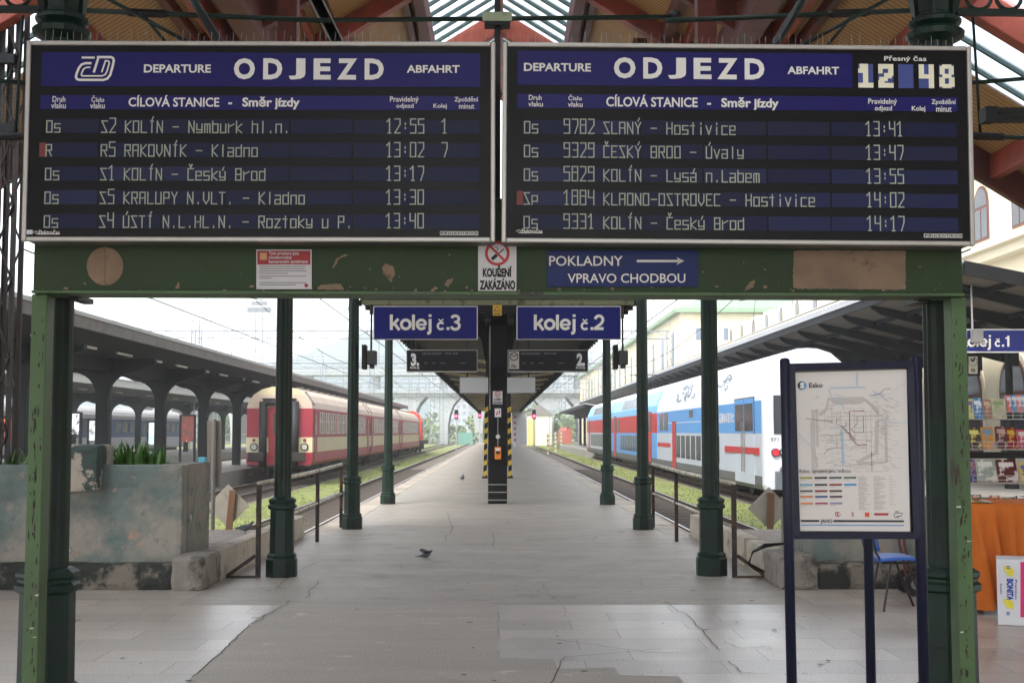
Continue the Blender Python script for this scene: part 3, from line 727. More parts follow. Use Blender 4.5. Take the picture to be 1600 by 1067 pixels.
# ------------------------------------------------------------------ departure boards
headm = mat('board_header_blue', C(22, 17, 90), 0.35, var=0.05, vs=1.0, spec=.2)
flapm = mat('flap_blue', C(16, 20, 54), 0.4, var=0.15, vs=2.0, spec=.2)
flapm2 = mat('flap_blue_faded', C(18, 24, 64), .4, var=.15, vs=2.0, spec=.25); flapm3 = mat('flap_blue_dusty', C(19, 22, 52), .5, var=.15, vs=2.0, spec=.25)
flapt = mat('flap_lettering', C(160, 168, 148), 0.6, var=0.12, vs=1.5)
redf = mat('flap_red', C(110, 36, 28), 0.5)
clockb = mat('clock_flap_blue', C(52, 66, 128), 0.45)
clockc = mat('clock_cream', C(222, 218, 190), 0.6)
BY = 6.45
def swirl(g, pts, Y, wd):
    g.strip([at(x, y, Y) for x, y in pts], wd, (0, -1, 0))
def board(lb, x0, x1, y0, y1, xoff, rows, ys, times, left):
    """x0..x1, y0..y1: outline in photo pixels at the middle height"""
    xm = (x0 + x1) / 2
    X = lambda px: at(px, 222, BY).x
    Z = lambda py: at(xm, py, BY).z
    cx, cz = X(xm), Z(y1)
    r = thing('departure_board', lb, 'departure board', (cx, BY + .2, cz), 'departure boards on the green gantry')
    L, Rr, B, T = X(x0), X(x1), Z(y1), Z(y0)
    f = .024
    g = MB(); g.box(L + .002, Rr - .002, BY + .012, BY + .40, B + .004, T - .004); g.build('housing', mat('board_housing', C(96, 94, 90), 0.5), r, bevel=.02)
    g = MB()
    for q in ((L, L + f, B, T), (Rr - f, Rr, B, T), (L + f + .0005, Rr - f - .0005, B, B + f), (L + f + .0005, Rr - f - .0005, T - f, T)): g.box(q[0], q[1], BY - .012, BY + .02, q[2], q[3])
    g.build('frame', ALU, r, bevel=.006)
    g = MB(); g.box(L + f, Rr - f, BY, BY + .011, B + f, T - f); g.build('face', BLACKF, r)
    hx1 = 1332 if not left else 750
    g = MB(); g.box(X(xoff), X(hx1), BY - .003, BY - .001, Z(136), Z(83)); hd = g.build('header_strip', headm, r)
    g = MB(); xe = xoff + 687 if left else 1496
    g.box(X(xoff), X(xe), BY - .003, BY - .001, Z(172), Z(150)); ch = g.build('column_strip', headm, r)
    def tx(g, t, a, b, c, d, bold=.02): g.text(t, V((X(a), BY - .006, Z(d))), V((X(c) - X(a), 0, 0)), V((0, 0, Z(b) - Z(d))), bold)
    g = MB()
    if left:
        for t, a, c in (('O', 364, 397), ('D', 410, 440), ('J', 450, 476), ('E', 489, 516), ('Z', 526, 557), ('D', 569, 599)): tx(g, t, a, 92, c, 125, .04)
        tx(g, 'DEPARTURE', 223, 102, 328, 115, .025); tx(g, 'ABFAHRT', 635, 102, 718, 114, .025)
    else:
        for t, a, c in (('O', 958, 992), ('D', 1004, 1034), ('J', 1043, 1071), ('E', 1083, 1111), ('Z', 1120, 1152), ('D', 1163, 1194)): tx(g, t, a, 92, c, 125, .04)
        tx(g, 'DEPARTURE', 817, 102, 922, 115, .025); tx(g, 'ABFAHRT', 1230, 104, 1311, 116, .025)
    g.build('lettering', WHITE, hd)
    g = MB()
    for t, a, b, c, d, bo in ((('Druh', 81, 152, 101, 161, .01), ('vlaku', 79, 162, 102, 171, .01), ('Číslo', 142, 151, 162, 161, .012), ('vlaku', 140, 162, 163, 171, .012), ('CÍLOVÁ STANICE', 200, 150, 342, 168, .02), ('-', 356, 161, 362, 164, .045), ('Směr jízdy', 378, 152, 468, 172, .032),
                                    ('Pravidelný', 609, 151, 654, 162, .012), ('odjezd', 619, 162, 646, 171, .012), ('Kolej', 677, 162, 698, 171, .012), ('Zpoždění', 710, 151, 747, 161, .012), ('minut', 717, 162, 741, 170, .012)) if left else
                                   (('Druh', 825, 152, 845, 160, .012), ('vlaku', 824, 162, 847, 170, .012), ('Číslo', 887, 151, 908, 160, .012), ('vlaku', 886, 162, 909, 170, .012), ('CÍLOVÁ STANICE', 946, 150, 1089, 169, .02), ('-', 1104, 162, 1110, 165, .045), ('Směr jízdy', 1126, 153, 1216, 173, .032),
                                    ('Pravidelný', 1356, 153, 1401, 164, .012), ('odjezd', 1366, 164, 1393, 174, .012), ('Kolej', 1424, 164, 1445, 174, .012), ('Zpoždění', 1455, 153, 1493, 163, .012), ('minut', 1462, 164, 1486, 173, .012))):
        tx(g, t, a, b, c, d, bo)
    g.build('lettering', WHITE, ch)
    pit = X(212.4) - X(200); u = (Z(187) - Z(209)) / 10
    for i, (ty, num, dest) in enumerate(rows):
        yb, yt = ys[i] + 22, ys[i]
        g = MB()
        cells = [(0, 10), (12, 92), (95, 191), (194, 289), (292, 389), (392, 488), (491, 687)]
        for j, (a, b) in enumerate(cells):
            g.mat(1 if (j == 0 and ty in ('R', 'Sp')) else (2 if j == 0 else rnd.choice((0, 0, 3, 4)))); g.box(X(xoff + a), X(min(xoff + b, xe)), BY - .002 - .0006 * (j % 2), BY - .0005, Z(yb), Z(yt))
        row = g.build('display_row', [flapm, redf, BLACKF, flapm2, flapm3], r)
        g = MB(); zb = Z(yb) + .003
        yy = BY - .005
        flap(g, ty, X(73 if left else 818.5), zb, pit, u, yy); flap(g, num, X(159 if left else 880.5), zb, pit * 1.03, u, yy)
        flap(g, dest, X(196 if left else 942.5), zb, pit, u, yy); flap(g, times[i][0], X(604.5 if left else 1352), zb, pit, u, yy)
        if times[i][1]: flap(g, times[i][1], X(690.5), zb, pit, u, yy)
        g.build('lettering', flapt, row)
    # maker's marks along the bottom edge
    g = MB()
    ox = 688 if left else 1440
    yo = 0 if left else 2
    for k, chh in enumerate('PRAGOTRON'):
        g.mat(0); a = ox + k * 6.7; g.box(X(a), X(a + 6), BY - .003, BY - .001, Z(367.5 + yo), Z(361 + yo))
    pl = g.build('maker_plate', mat('maker_plate', C(190, 188, 182), .5), r)
    g = MB()
    for k, chh in enumerate('PRAGOTRON'):
        a = ox + k * 6.7; tx(g, chh, a + 1.2, 362.3 + yo, a + 4.8, 366.3 + yo, .03)
    g.build('lettering', BLACKF, pl)
    ox = 56 if left else 806
    g = MB(); tx(g, 'Elektročas', ox + 9, 360, ox + 41, 367.5, .015); g.strip([V((X(ox + a), BY - .004, Z(b))) for a, b in ((0, 364), (6, 362), (8, 365), (3, 366), (10, 367), (42, 366))], .003, (0, -1, 0)); g.build('maker_signature', WHITE, r)
    if left:
        g = MB(); g.box(X(39), X(55), BY - .003, BY - .001, Z(367), Z(360)); g.build('sticker', mat('sticker_white', C(200, 200, 205), .5), r)
        # railway emblem: two nested outlines
        g = MB()
        def em(pts, wd): g.strip([V((X(p / 4), BY - .006, Z(q / 4))) for p, q in pts], wd * .0008, (0, -1, 0))
        em([(562, 402), (525, 402), (500, 411), (484, 432), (470, 470), (467, 490), (474, 502), (492, 506), (640, 506), (664, 498), (682, 474), (696, 420), (702, 385), (697, 370), (684, 364), (596, 364)], 15)
        em([(556, 428), (532, 428), (514, 438), (505, 458), (500, 476), (505, 482), (632, 481), (650, 473), (661, 452), (674, 402), (673, 391), (662, 387), (645, 387)], 10)
        em([(606, 364), (578, 460)], 15); em([(650, 387), (628, 458)], 10); em([(500, 367), (582, 367)], 13)
        g.build('emblem', WHITE, hd)
    else:
        g = MB(); tx(g, 'Přesný čas', 1382, 86, 1448, 96, .012); g.build('clock_caption', WHITE, r)
        pats = {'1': ['#..', '..'], }
        segs = {'1': [(.32, .66, .18, 1), (0, 1, 0, .2), (0, .4, .62, .80), (.1, .4, .8, 1)], '2': [(0, 1, .8, 1), (.66, 1, .5, .82), (.38, .9, .4, .62), (.06, .62, .28, .45), (0, .4, .18, .32), (0, 1, 0, .2), (0, .28, .6, .8)],
                '': [], '4': [(.66, 1, 0, 1), (0, .34, .55, 1), (0, 1, .4, .58)], '8': [(.04, .36, .58, .94), (.64, .96, .58, .94), (.0, .36, .06, .46), (.64, 1, .06, .46), (.2, .8, .82, 1), (.2, .8, .42, .60), (.2, .8, 0, .18)]}
        for d, a in (('1', 1341), ('2', 1372.5), ('', 1404), ('4', 1436), ('8', 1468)):
            g = MB(); g.box(X(a), X(a + 23.5), BY - .003, BY - .001, Z(136), Z(99)); t = g.build('clock_flap', clockb, r)
            if segs[d]:
                g = MB()
                for j, (p0, p1, q0, q1) in enumerate(segs[d]):
                    g.box(X(a + 23.5 * p0), X(a + 23.5 * p1), BY - .006 - .0004 * j, BY - .003, Z(136) + (Z(99) - Z(136)) * q0, Z(136) + (Z(99) - Z(136)) * q1)
                g.build('digit', clockc, t)
    g = MB()
    n = 64
    for k in range(n):
        x = L + (Rr - L) * (k + .5) / n; h = rnd.uniform(.06, .095)
        g.tube([(x, BY + .1, T), (x + rnd.uniform(-.008, .012), BY + .1, T + h)], .0014, 4, cap=False)
        g.tube([(x + .01, BY + .3, T), (x + .01 + rnd.uniform(-.01, .01), BY + .3, T + h)], .0014, 4, cap=False)
    g.build('bird_spikes', STEEL, r)
    return r
board('wide black departure board on the left, first row to Nymburk at 12:55', 38, 774, 65.5, 378, 62,
      [('Os', 'S2', 'KOLÍN - Nymburk hl.n.'), ('R', 'R5', 'RAKOVNÍK - Kladno'), ('Os', 'S1', 'KOLÍN - Český Brod'), ('Os', 'S5', 'KRALUPY N.VLT. - Kladno'), ('Os', 'S4', 'ÚSTÍ N.L.HL.N. - Roztoky u P.')],
      (187, 224, 261, 298, 335), [('12:55', '1'), ('13:02', '7'), ('13:17', ''), ('13:30', ''), ('13:40', '')], True)
br = board('wide black departure board on the right with the clock reading 12 48', 783.5, 1519, 70, 382, 807,
      [('Os', '9782', 'SLANÝ - Hostivice'), ('Os', '9329', 'ČESKÝ BROD - Úvaly'), ('Os', '5829', 'KOLÍN - Lysá n.Labem'), ('Sp', '1884', 'KLADNO-OSTROVEC - Hostivice'), ('Os', '9331', 'KOLÍN - Český Brod')],
      (190, 227, 264, 301, 338), [('13:41', ''), ('13:47', ''), ('13:55', ''), ('14:02', ''), ('14:17', '')], False)
br.rotation_euler.y = .006

# ------------------------------------------------------------------ notices on the beam
paper = mat('notice_paper', C(206, 204, 204), .6, var=.04)
redp = mat('notice_red', C(160, 40, 44), .55, var=.1)
ink = mat('printed_ink', C(28, 27, 27), .7); inkg = mat('grey_print', C(128, 124, 124), .7)
signblue = mat('enamel_blue', C(12, 22, 104), .4, var=.08, spec=.2, dirt=[(C(190, 188, 182), .745, .76, 5.0)])
yellow = mat('sign_yellow', C(206, 160, 40), .55)
NY = GY - .012
def sheet(name, lb, cat, x0, y0, x1, y1, Y, m, th=.004):
    c = at((x0 + x1) / 2, y1, Y); r = thing(name, lb, cat, (c.x, Y, c.z))
    g = MB(); g.prect(x0, y0, x1, y1, Y, th); g.build('sheet', m, r); return r
r = sheet('notice', 'small white notice with a red heading taped to the green beam', 'notice', 400.5, 390, 487, 452, NY, paper)
g = MB(); g.prect(402, 392, 485, 413.5, NY - .002, .001); hd = g.build('heading', redp, r)
g = MB(); g.ptext('Tyto prostory jsou', 420, 393, 467, 400, NY - .004); g.ptext('monitorovány', 420, 400, 456, 406, NY - .004); g.ptext('kamerovým systémem', 420, 406, 481, 413, NY - .004); g.build('lettering', paper, hd)
g = MB(); g.prect(406, 395, 417, 406, NY - .004, .001); g.build('pictogram', mat('picto_tan', C(206, 150, 110), .6), hd)
g = MB()
for k, (y, x1) in enumerate(((416, 478), (419.5, 476), (423, 479), (426.5, 450), (431, 478), (434, 424), (441, 478), (444.5, 462))): g.prect(405, y, x1, y + 1.2, NY - .002, .001)
g.build('small_print', inkg, r)
g = MB(); g.prism([at(478.5 + 3 * math.cos(t), 446 + 3 * math.sin(t), NY - .002) for t in [2 * math.pi * i / 12 for i in range(12)]], (0, .001, 0)); g.build('mark', redp, r)
def ringpts(cx, cy, rr, Y, n=36): return [at(cx + rr * math.cos(t), cy + rr * math.sin(t), Y) for t in [2 * math.pi * i / n for i in range(n + 1)]]
def nosmoke(name, lb, x0, y0, x1, y1, Y, th=.004):
    r = sheet(name, lb, 'sign', x0, y0, x1, y1, Y, paper, th)
    W_, H = x1 - x0, y1 - y0; cx = (x0 + x1) / 2; cy = y0 + .235 * H; rr = .285 * W_
    s = Y / 2000
    g = MB(); g.strip(ringpts(cx, cy, rr, Y - .002), .075 * W_ * s, (0, -1, 0)); g.strip([at(cx - rr * .7, cy - rr * .7, Y - .0025), at(cx + rr * .7, cy + rr * .7, Y - .0025)], .06 * W_ * s, (0, -1, 0)); g.build('prohibition_ring', mat('sign_red', C(178, 34, 40), .5), r)
    g = MB(); g.strip([at(cx - rr * .5, cy + rr * .55, Y - .0015), at(cx - rr * .05, cy + rr * .15, Y - .0015)], .09 * W_ * s, (0, -1, 0)); g.strip([at(cx - rr * .1, cy + rr * .2, Y - .0015), at(cx + rr * .6, cy - rr * .4, Y - .0015)], .03 * W_ * s, (0, -1, 0))
    g.strip([at(cx - rr * .1, cy - rr * .1, Y - .0015), at(cx + rr * .1, cy - rr * .45, Y - .0015), at(cx - rr * .2, cy - rr * .6, Y - .0015)], .02 * W_ * s, (0, -1, 0)); g.build('pipe_symbol', ink, r)
    g = MB(); g.ptext('KOUŘENÍ', x0 + .12 * W_, y0 + .48 * H, x1 - .12 * W_, y0 + .72 * H, Y - .002, .05); g.ptext('ZAKÁZÁNO', x0 + .04 * W_, y0 + .74 * H, x1 - .03 * W_, y1 - .02 * H, Y - .002, .05); g.build('lettering', ink, r)
    return r
nosmoke('no_smoking_sign', 'large white no smoking sign on the green beam between the boards', 747, 378, 807, 454.5, NY - .17 + .17)
r = sheet('ticket_office_sign', 'blue sign with a right arrow pointing to the ticket offices', 'sign', 855, 391, 1091, 448, NY, mat('worn_blue_sign', C(12, 32, 92), .4, var=.2, vs=1.5, spec=.2))
g = MB(); g.ptext('POKLADNY', 858, 400, 973, 415.5, NY - .003, .01); g.ptext('VPRAVO CHODBOU', 887, 427.5, 1071, 442, NY - .003, .01)
g.strip([at(995, 408, NY - .003), at(1064, 408, NY - .003)], .012, (0, -1, 0)); g.poly([at(1057, 402, NY - .003), at(1069, 408, NY - .003), at(1057, 414, NY - .003), at(1061, 408, NY - .003)])
g.build('lettering', WHITE, r)
# ------------------------------------------------------------------ sign bar with the two track signs
SY = gr(550, 826).y
p0, p1 = at(556, 473, SY), at(1000, 473, SY)
r = thing('sign_bar', 'flaked green bar spanning the second pair of columns above the track signs', 'bar', ((p0.x + p1.x) / 2, SY, p0.z))
g = MB(); g.box(p0.x, p1.x, SY - .02, SY + .04, p0.z - .035, p0.z + .045); g.build('bar', mat('old_cream_green', C(120, 124, 92), .7, var=.2, dirt=[(C(60, 56, 44), .5, .65, 4.0)]), r)
for px in (556, 1000):
    p = at(px, 474, SY); g = MB(); g.tube([(p.x - .1, SY, p.z), (p.x + .1, SY, p.z)], .05, 10); g.build('clamp', DARK, r)
def kolej(g, x0, yb, k, num, Y):
    """heavy grotesque lettering drawn with strokes: kolej č. and a digit, x0 / yb in photo pixels"""
    s = Y / 2000; W = 4.6 * k * s
    cnt = [0]
    def st(pts, w=1.0):
        cnt[0] += 1; g.strip([at(x0 + x * k, yb - y * k, Y - .0008 * (cnt[0] % 4)) for x, y in pts], W * w, (0, -1, 0))
    def arc(cx, cy, rx, ry, a0, a1, w=1.0, n=18): st([(cx + rx * math.cos(R(a0 + (a1 - a0) * i / n)), cy + ry * math.sin(R(a0 + (a1 - a0) * i / n))) for i in range(n + 1)], w)
    st([(2.4, 0), (2.4, 24)]); st([(3.5, 7), (13.5, 17.2)], .95); st([(7.0, 10.5), (15, -.2)], 1.0)
    arc(25, 8.6, 6.9, 6.9, 0, 360, 1.0, 28)
    st([(37, 0), (37, 24)])
    arc(49.5, 8.6, 6.8, 6.9, 5, 325, .95, 26); st([(43.5, 8.2), (57.2, 8.2)], .72)
    st([(63, 17.2), (63, -2), (62.2, -4.6), (58.4, -5.2)]); st([(63, 20.4), (63, 24.2)])
    arc(80, 6.2, 5.0, 5.0, 40, 320, .75, 20); st([(76.4, 16.6), (80, 13.9), (83.6, 16.6)], .5)
    st([(91, 0), (91, 4.4)])
    if num == '3': arc(102.3, 17.3, 5.6, 4.8, 165, -80, .95); arc(102.3, 6.6, 6.4, 5.6, 82, -168, .95); st([(100.4, 12.4), (104, 12.4)], .7)
    elif num == '2': arc(102, 15.8, 6.0, 6.2, 170, -25, .95); st([(107.4, 13.2), (105.0, 9.6), (97.2, 3.6), (95.6, 2.0)], .95); st([(94.2, 2.1), (109, 2.1)], .95)
    else: st([(102, 0), (102, 23)]); st([(96, 17.4), (100, 18.4), (102.4, 22)], .8)
def tracksign(lb, x0, x1, num, tx):
    y0, y1 = 478, 531; Y = SY - .05
    c = at((x0 + x1) / 2, y1, Y); r = thing('track_sign', lb, 'sign', (c.x, Y, c.z), 'blue track signs')
    g = MB(); g.prect(x0, y0, x1, y1, Y, .03); g.build('edge_frame', mat('sign_edge_white', C(196, 194, 188), .5, dirt=[(RUST, .66, .7, 6.0)]), r, bevel=.02)
    g = MB(); g.prect(x0 + 1.6, y0 + 1.6, x1 - 1.6, y1 - 1.6, Y - .004, .003); pl = g.build('panel', signblue, r)
    g = MB(); kolej(g, tx[0], 515.5, 1.0, num, Y - .008)
    g.build('lettering', WHITE, pl); return r
tracksign('blue sign reading kolej č.3 hung from the sign bar', 583, 746.5, '3', (609, 675, 682, 699, 701, 719))
tracksign('blue sign reading kolej č.2 hung from the sign bar', 807, 970.5, '2', (834, 900, 907, 924, 926, 944))
r = sheet('warning_sign', 'small yellow warning plate hung in the middle of the sign bar', 'sign', 770, 476.5, 784, 493, SY - .03, yellow)
g = MB(); g.strip([at(x, y, SY - .034) for x, y in ((772, 486), (777, 478), (782, 486), (772, 486))], .012, (0, -1, 0)); g.strip([at(772, 490, SY - .034), at(782, 490, SY - .034)], .015, (0, -1, 0)); g.build('print', ink, r)
spk = mat('speaker_grey', C(62, 62, 62), .5, var=.1)
for x0, xb, sgn, lb in ((566, 574, 1, 'dark loudspeaker hanging left of the track 3 sign'), (958, 966, 1, 'dark loudspeaker hanging right of the track 2 sign')):
    p = at(xb + 8, 577, SY); r = thing('loudspeaker', lb, 'speaker', (p.x, SY, p.z), 'loudspeakers under the sign bar')
    a, b = at(x0, 577, SY), at(x0 + 7, 539, SY); g = MB(); g.box(a.x, b.x, SY - .12, SY + .16, a.z, b.z); g.build('horn_plate', DARK, r, bevel=.01)
    a, b = at(xb, 573, SY), at(xb + 16.5, 548, SY); g = MB(); g.box(a.x, b.x - .02, SY - .10, SY + .12, a.z + .03, b.z); g.box(a.x + .04, b.x - .06, SY - .06, SY + .08, a.z - .03, a.z + .03); g.build('housing', spk, r, bevel=.015)
    a = at(xb + 6 if x0 < 700 else xb + 7, 548, SY); g = MB(); g.tube([(a.x, SY, a.z), (a.x, SY, p0.z)], .017, 6); g.build('hanger', DARK, r)

# ------------------------------------------------------------------ butterfly platform canopies
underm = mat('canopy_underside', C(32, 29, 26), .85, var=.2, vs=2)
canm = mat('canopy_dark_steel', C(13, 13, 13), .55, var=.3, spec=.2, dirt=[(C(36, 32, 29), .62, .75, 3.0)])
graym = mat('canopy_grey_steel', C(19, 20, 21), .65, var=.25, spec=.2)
roofm = mat('roofing_felt', C(150, 150, 148), .7, var=.15, vs=1)
tubem = mat('lamp_tube_white', C(190, 186, 176), .5)
def canopy(lb, xc, y0, y1, hw, zm, ze, steel, under, ystep, fas, lamp=None, name='platform_canopy', lampmax=12, ribs=True, ribm=None, notch=False, fasm=None):
    r = thing(name, lb, 'canopy', (xc, y0, 0), 'platform canopies')
    g = MB()
    for s in (-1, 1): g.prism([(xc, y0, zm), (xc + s * hw, y0, ze), (xc + s * hw, y0, ze + .08), (xc, y0, zm + .08)], (0, y1 - y0, 0))
    g.mat(1)
    for s in (-1, 1): g.prism([(xc + s * .02, y0 - .03, zm + .085), (xc + s * (hw + .06), y0 - .03, ze + .085), (xc + s * (hw + .06), y0 - .03, ze + .19), (xc + s * .02, y0 - .03, zm + .19)], (0, y1 - y0 + .06, 0))
    g.build('roof', [under, roofm], r)
    for s in (-1, 1):
        g = MB()
        if notch:
            y = y0
            while y < y1:
                g.box(min(xc + s * (hw - .06), xc + s * (hw + .02)), max(xc + s * (hw - .06), xc + s * (hw + .02)), y, y + .9, ze - fas, ze + .07); g.box(xc + s * (hw - .02) - .05, xc + s * (hw - .02) + .05, y + .9, y + 1.0, ze - fas - .06, ze + .06); y += 1.0
        else:
            g.box(min(xc + s * (hw - .05), xc + s * (hw + .03)), max(xc + s * (hw - .05), xc + s * (hw + .03)), y0, y1, ze - fas, ze + .09)
        g.build('fascia', fasm or steel, r)
    if ribs:
        n = 0; y = y0 + 24.0
        while y < y1 and n < 48:
            g = MB()
            for s in (-1, 1): g.bar((xc + s * .1, y, zm - .03), (xc + s * (hw - .08), y, ze - .03), .12, .18)
            g.build('rafter', ribm or steel, r); y += 7.6; n += 1
    g = MB()
    for s in (-1, 1): g.box(xc + s * .25 - .06, xc + s * .25 + .06, y0, y1, zm - .42, zm - .02)
    g.build('valley_beam', steel, r)
    if lamp:
        y = y0 + 2; n = 0
        while y < y1 and n < lampmax:
            for s in (-1, 1):
                x = xc + s * hw * .62; z = zm + (ze - zm) * .62 - .3
                g = MB(); g.bar((x, y, z), (x, y + 1.5, z), .07, .06); g.build('tube_lamp', tubem, r)
            y += lamp; n += 1
    return r
CY = gr(778, 787).y
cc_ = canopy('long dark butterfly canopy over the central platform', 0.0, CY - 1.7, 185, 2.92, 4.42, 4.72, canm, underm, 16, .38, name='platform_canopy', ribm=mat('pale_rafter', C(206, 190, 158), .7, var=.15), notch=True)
# first post: riveted steel box
hazy = mat('hazard_yellow', C(178, 148, 40), .55, var=.2)
def post_box(y, w):
    g = MB(); g.box(-w / 2, w / 2, y - .2, y + .2, 0, 4.3)
    p = g.build('post', canm, cc_, bevel=.015)
    g = MB()
    for z in (.09, .24, .40): g.tube([(-w / 2 - .012, y - .215, z), (w / 2 + .012, y - .215, z)], .014, 6)
    g.build('ring', STEEL, p)
    return p
PX = at(777.5, 700, CY).x
g = MB(); g.box(PX - .215, PX + .215, CY, CY + .4, 0, 4.4); pst = g.build('post', canm, cc_, bevel=.02)
g = MB()
for z in (.085, .26, .43):
    g.tube([(PX - .235, CY - .012, z), (PX + .235, CY - .012, z)], .013, 6)
g.build('ring', STEEL, pst)
g = MB()
for s in (-1, 1):
    pts = [V((PX + s * .21, CY + .2, 3.2)), V((PX + s * .30, CY + .2, 3.7)), V((PX + s * .55, CY + .2, 4.05)), V((PX + s * 1.2, CY + .2, 4.25)), V((PX + s * 2.75, CY + .2, 4.45))]
    for a, b in zip(pts, pts[1:]): g.bar(a, b, .14, .14)
    g.prism([(PX + s * .2, CY + .17, 3.3), (PX + s * .5, CY + .17, 4.05), (PX + s * 2.7, CY + .17, 4.42), (PX + s * .2, CY + .17, 4.42)], (0, .04, 0))
g.build('post_bracket', canm, pst)
g = MB(); g.tube([at(765.5, 492, CY - .02), at(765.5, 640, CY - .02)], .009, 5); g.build('conduit', STEEL, pst)
# front fascia and end wall of the canopy
g = MB()
for s in (-1, 1): g.prism([(0, CY - 1.74, 4.10), (s * 2.96, CY - 1.74, 4.36), (s * 2.96, CY - 1.74, 4.80), (0, CY - 1.74, 4.50)], (0, .05, 0))
g.build('end_fascia', canm, cc_)
# further posts: pairs of legs painted with hazard stripes at the foot
y2 = gr(757, 747).y
k = 0; y = y2
while y < 180:
    for s in (-1, 1):
        xb, xt = PX + s * .46 - (.04 if s > 0 else 0), PX + s * .36
        lg = MB().bar((xb, y, 0), (xt, y, 4.3), .12, .16, (0, 1, 0)).build('post_leg', canm, cc_)
        if k == 0:
            g = MB(); n = 15
            for i in range(n):
                if i % 2 == 0:
                    t0, t1 = i * .185 + .05, i * .185 + .05 + .17
                    if t0 > 2.6: break
                    xa, xb2 = xb + (xt - xb) * t0 / 4.3, xb + (xt - xb) * t1 / 4.3
                    g.prism([(xa - .065, y - .087, t0), (xa + .065, y - .087, t0 + .07), (xb2 + .065, y - .087, t1 + .07), (xb2 - .065, y - .087, t1)], (0, .004, 0))
            g.build('hazard_stripe', hazy, lg)
            g = MB(); g.prism([(xb - .11, y - .07, 0), (xb + .11, y - .07, 0), (xb + .05, y - .07, .16), (xb - .05, y - .07, .16)], (0, .14, 0)); g.build('foot', canm, lg)
    k += 1; y += y2 - CY
# things on the post
nosmoke('no_smoking_sign', 'small white no smoking sign on the black canopy post', 770, 611, 785, 631.5, CY - .02, .006)
r = sheet('help_sign', 'small white pictogram plate on the canopy post above the help point', 'sign', 773, 638, 783, 651.5, CY - .02, paper)
g = MB(); g.strip([at(775.5, 648.5, CY - .023), at(777.5, 643, CY - .023), at(779.5, 647, CY - .023), at(781, 641, CY - .023)], .03, (0, -1, 0)); g.build('pictogram', mat('sign_red', C(178, 34, 40)), r)
c = at(778, 684, CY); r = thing('clock_dial', 'round grey dial with a vertical tube on the canopy post', 'dial', (c.x, CY - .03, c.z))
g = MB(); g.prism([at(778 + 3.4 * math.cos(t), 682 + 3.4 * math.sin(t), CY - .05) for t in [2 * math.pi * i / 20 for i in range(20)]], (0, .045, 0)); g.build('dial', mat('dial_grey', C(190, 190, 186), .4), r)
g = MB(); g.tube([at(778, 653, CY - .02), at(778, 697, CY - .02)], .012, 6); g.build('tube', GREY, r)
c = at(778, 718, CY); r = thing('ticket_validator', 'orange ticket validator box on the black canopy post', 'validator', (c.x, CY - .06, c.z))
g = MB(); a, b = at(773, 717.5, CY - .12), at(783, 698, CY - .12); g.box(a.x, b.x, CY - .12, CY - .003, a.z, b.z); g.build('case', mat('validator_orange', C(214, 122, 26), .4), r, bevel=.02)
g = MB(); a, b = at(775, 709, CY - .125), at(781, 705, CY - .125); g.box(a.x, b.x, CY - .135, CY - .121, a.z, b.z); g.build('slot', ink, r)
g = MB(); a, b = at(774.3, 703.6, CY - .125), at(781.7, 700, CY - .125); g.box(a.x, b.x, CY - .13, CY - .121, a.z, b.z); g.build('display', paper, r)
# black platform displays and the blank light box
dsp = mat('display_black', C(18, 16, 20), .35, spec=.2)
DY = CY - 1.0
for x0, x1, n, nx, lb, lx in ((635, 746, '3', (642, 653), 'small black platform display numbered 3', 660), (793.5, 919, '2', (901, 912), 'small black platform display numbered 2 with a clock panel', 814)):
    c = at((x0 + x1) / 2, 580, DY); r = thing('platform_display', lb, 'display', (c.x, DY, c.z), 'platform displays under the canopy')
    a, b = at(x0, 581, DY), at(x1, 546.5, DY)
    g = MB(); g.box(a.x, b.x, DY, DY + .22, a.z, b.z); g.build('housing', mat('display_frame', C(140, 138, 132), .5), r)
    g = MB(); g.prect(x0 + 1, 547.6, x1 - 1, 579.6, DY - .004, .003); fc = g.build('face', dsp, r)
    g = MB(); g.ptext(n + '.', nx[0], 552, nx[1] + 2, 572, DY - .007, .05); g.ptext('KOLEJ', nx[0] - 1, 573, nx[1] + 2, 577, DY - .007, .03); g.build('lettering', mat('dim_lettering', C(176, 176, 176), .6), fc)
    g = MB(); g.ptext('CÍLOVÁ STANICE', lx, 550, lx + 30, 554, DY - .007, .02); g.ptext('-', lx + 32, 552, lx + 33, 552.5, DY - .007); g.ptext('Směr jízdy', lx + 36, 550, lx + 56, 554.5, DY - .007, .02)
    for q, wd in ((3, 5), (15, 5), (27, 9), (58, 9)): g.ptext('Druh' if wd == 5 else 'odjezd', lx + q, 566, lx + q + wd, 568.5, DY - .007)
    g.build('small_lettering', mat('faint_lettering', C(96, 94, 100), .6), fc)
    g = MB()
    for px in (x0 + 15, x1 - 15): p = at(px, 546, DY + .1); g.tube([(p.x, DY + .1, p.z), (p.x, DY + .1, 4.45)], .015, 6)
    g.build('hanger', DARK, r)
    if n == '2':
        g = MB(); g.prect(795.5, 549, 811, 576.5, DY - .006, .002); cp = g.build('clock_panel', mat('dull_paper', C(150, 146, 140), .6), r)
        g = MB(); g.strip(ringpts(803, 557, 6, DY - .009, 24), .02, (0, -1, 0)); g.strip([at(803, 557, DY - .009), at(799, 554, DY - .009)], .02, (0, -1, 0)); g.strip([at(803, 557, DY - .009), at(808, 554, DY - .009)], .02, (0, -1, 0)); g.ptext('ČD', 799, 569, 807, 574.5, DY - .009, .05); g.build('clock_print', ink, cp)
LY = CY + 5.5
c = at(778, 614, LY); r = thing('light_box', 'blank pale grey light box behind the canopy post', 'light box', (c.x, LY, c.z))
a, b = at(718, 614.5, LY), at(837, 589, LY)
g = MB(); g.box(a.x, b.x, LY, LY + .25, a.z, b.z); g.build('case', GREY, r)
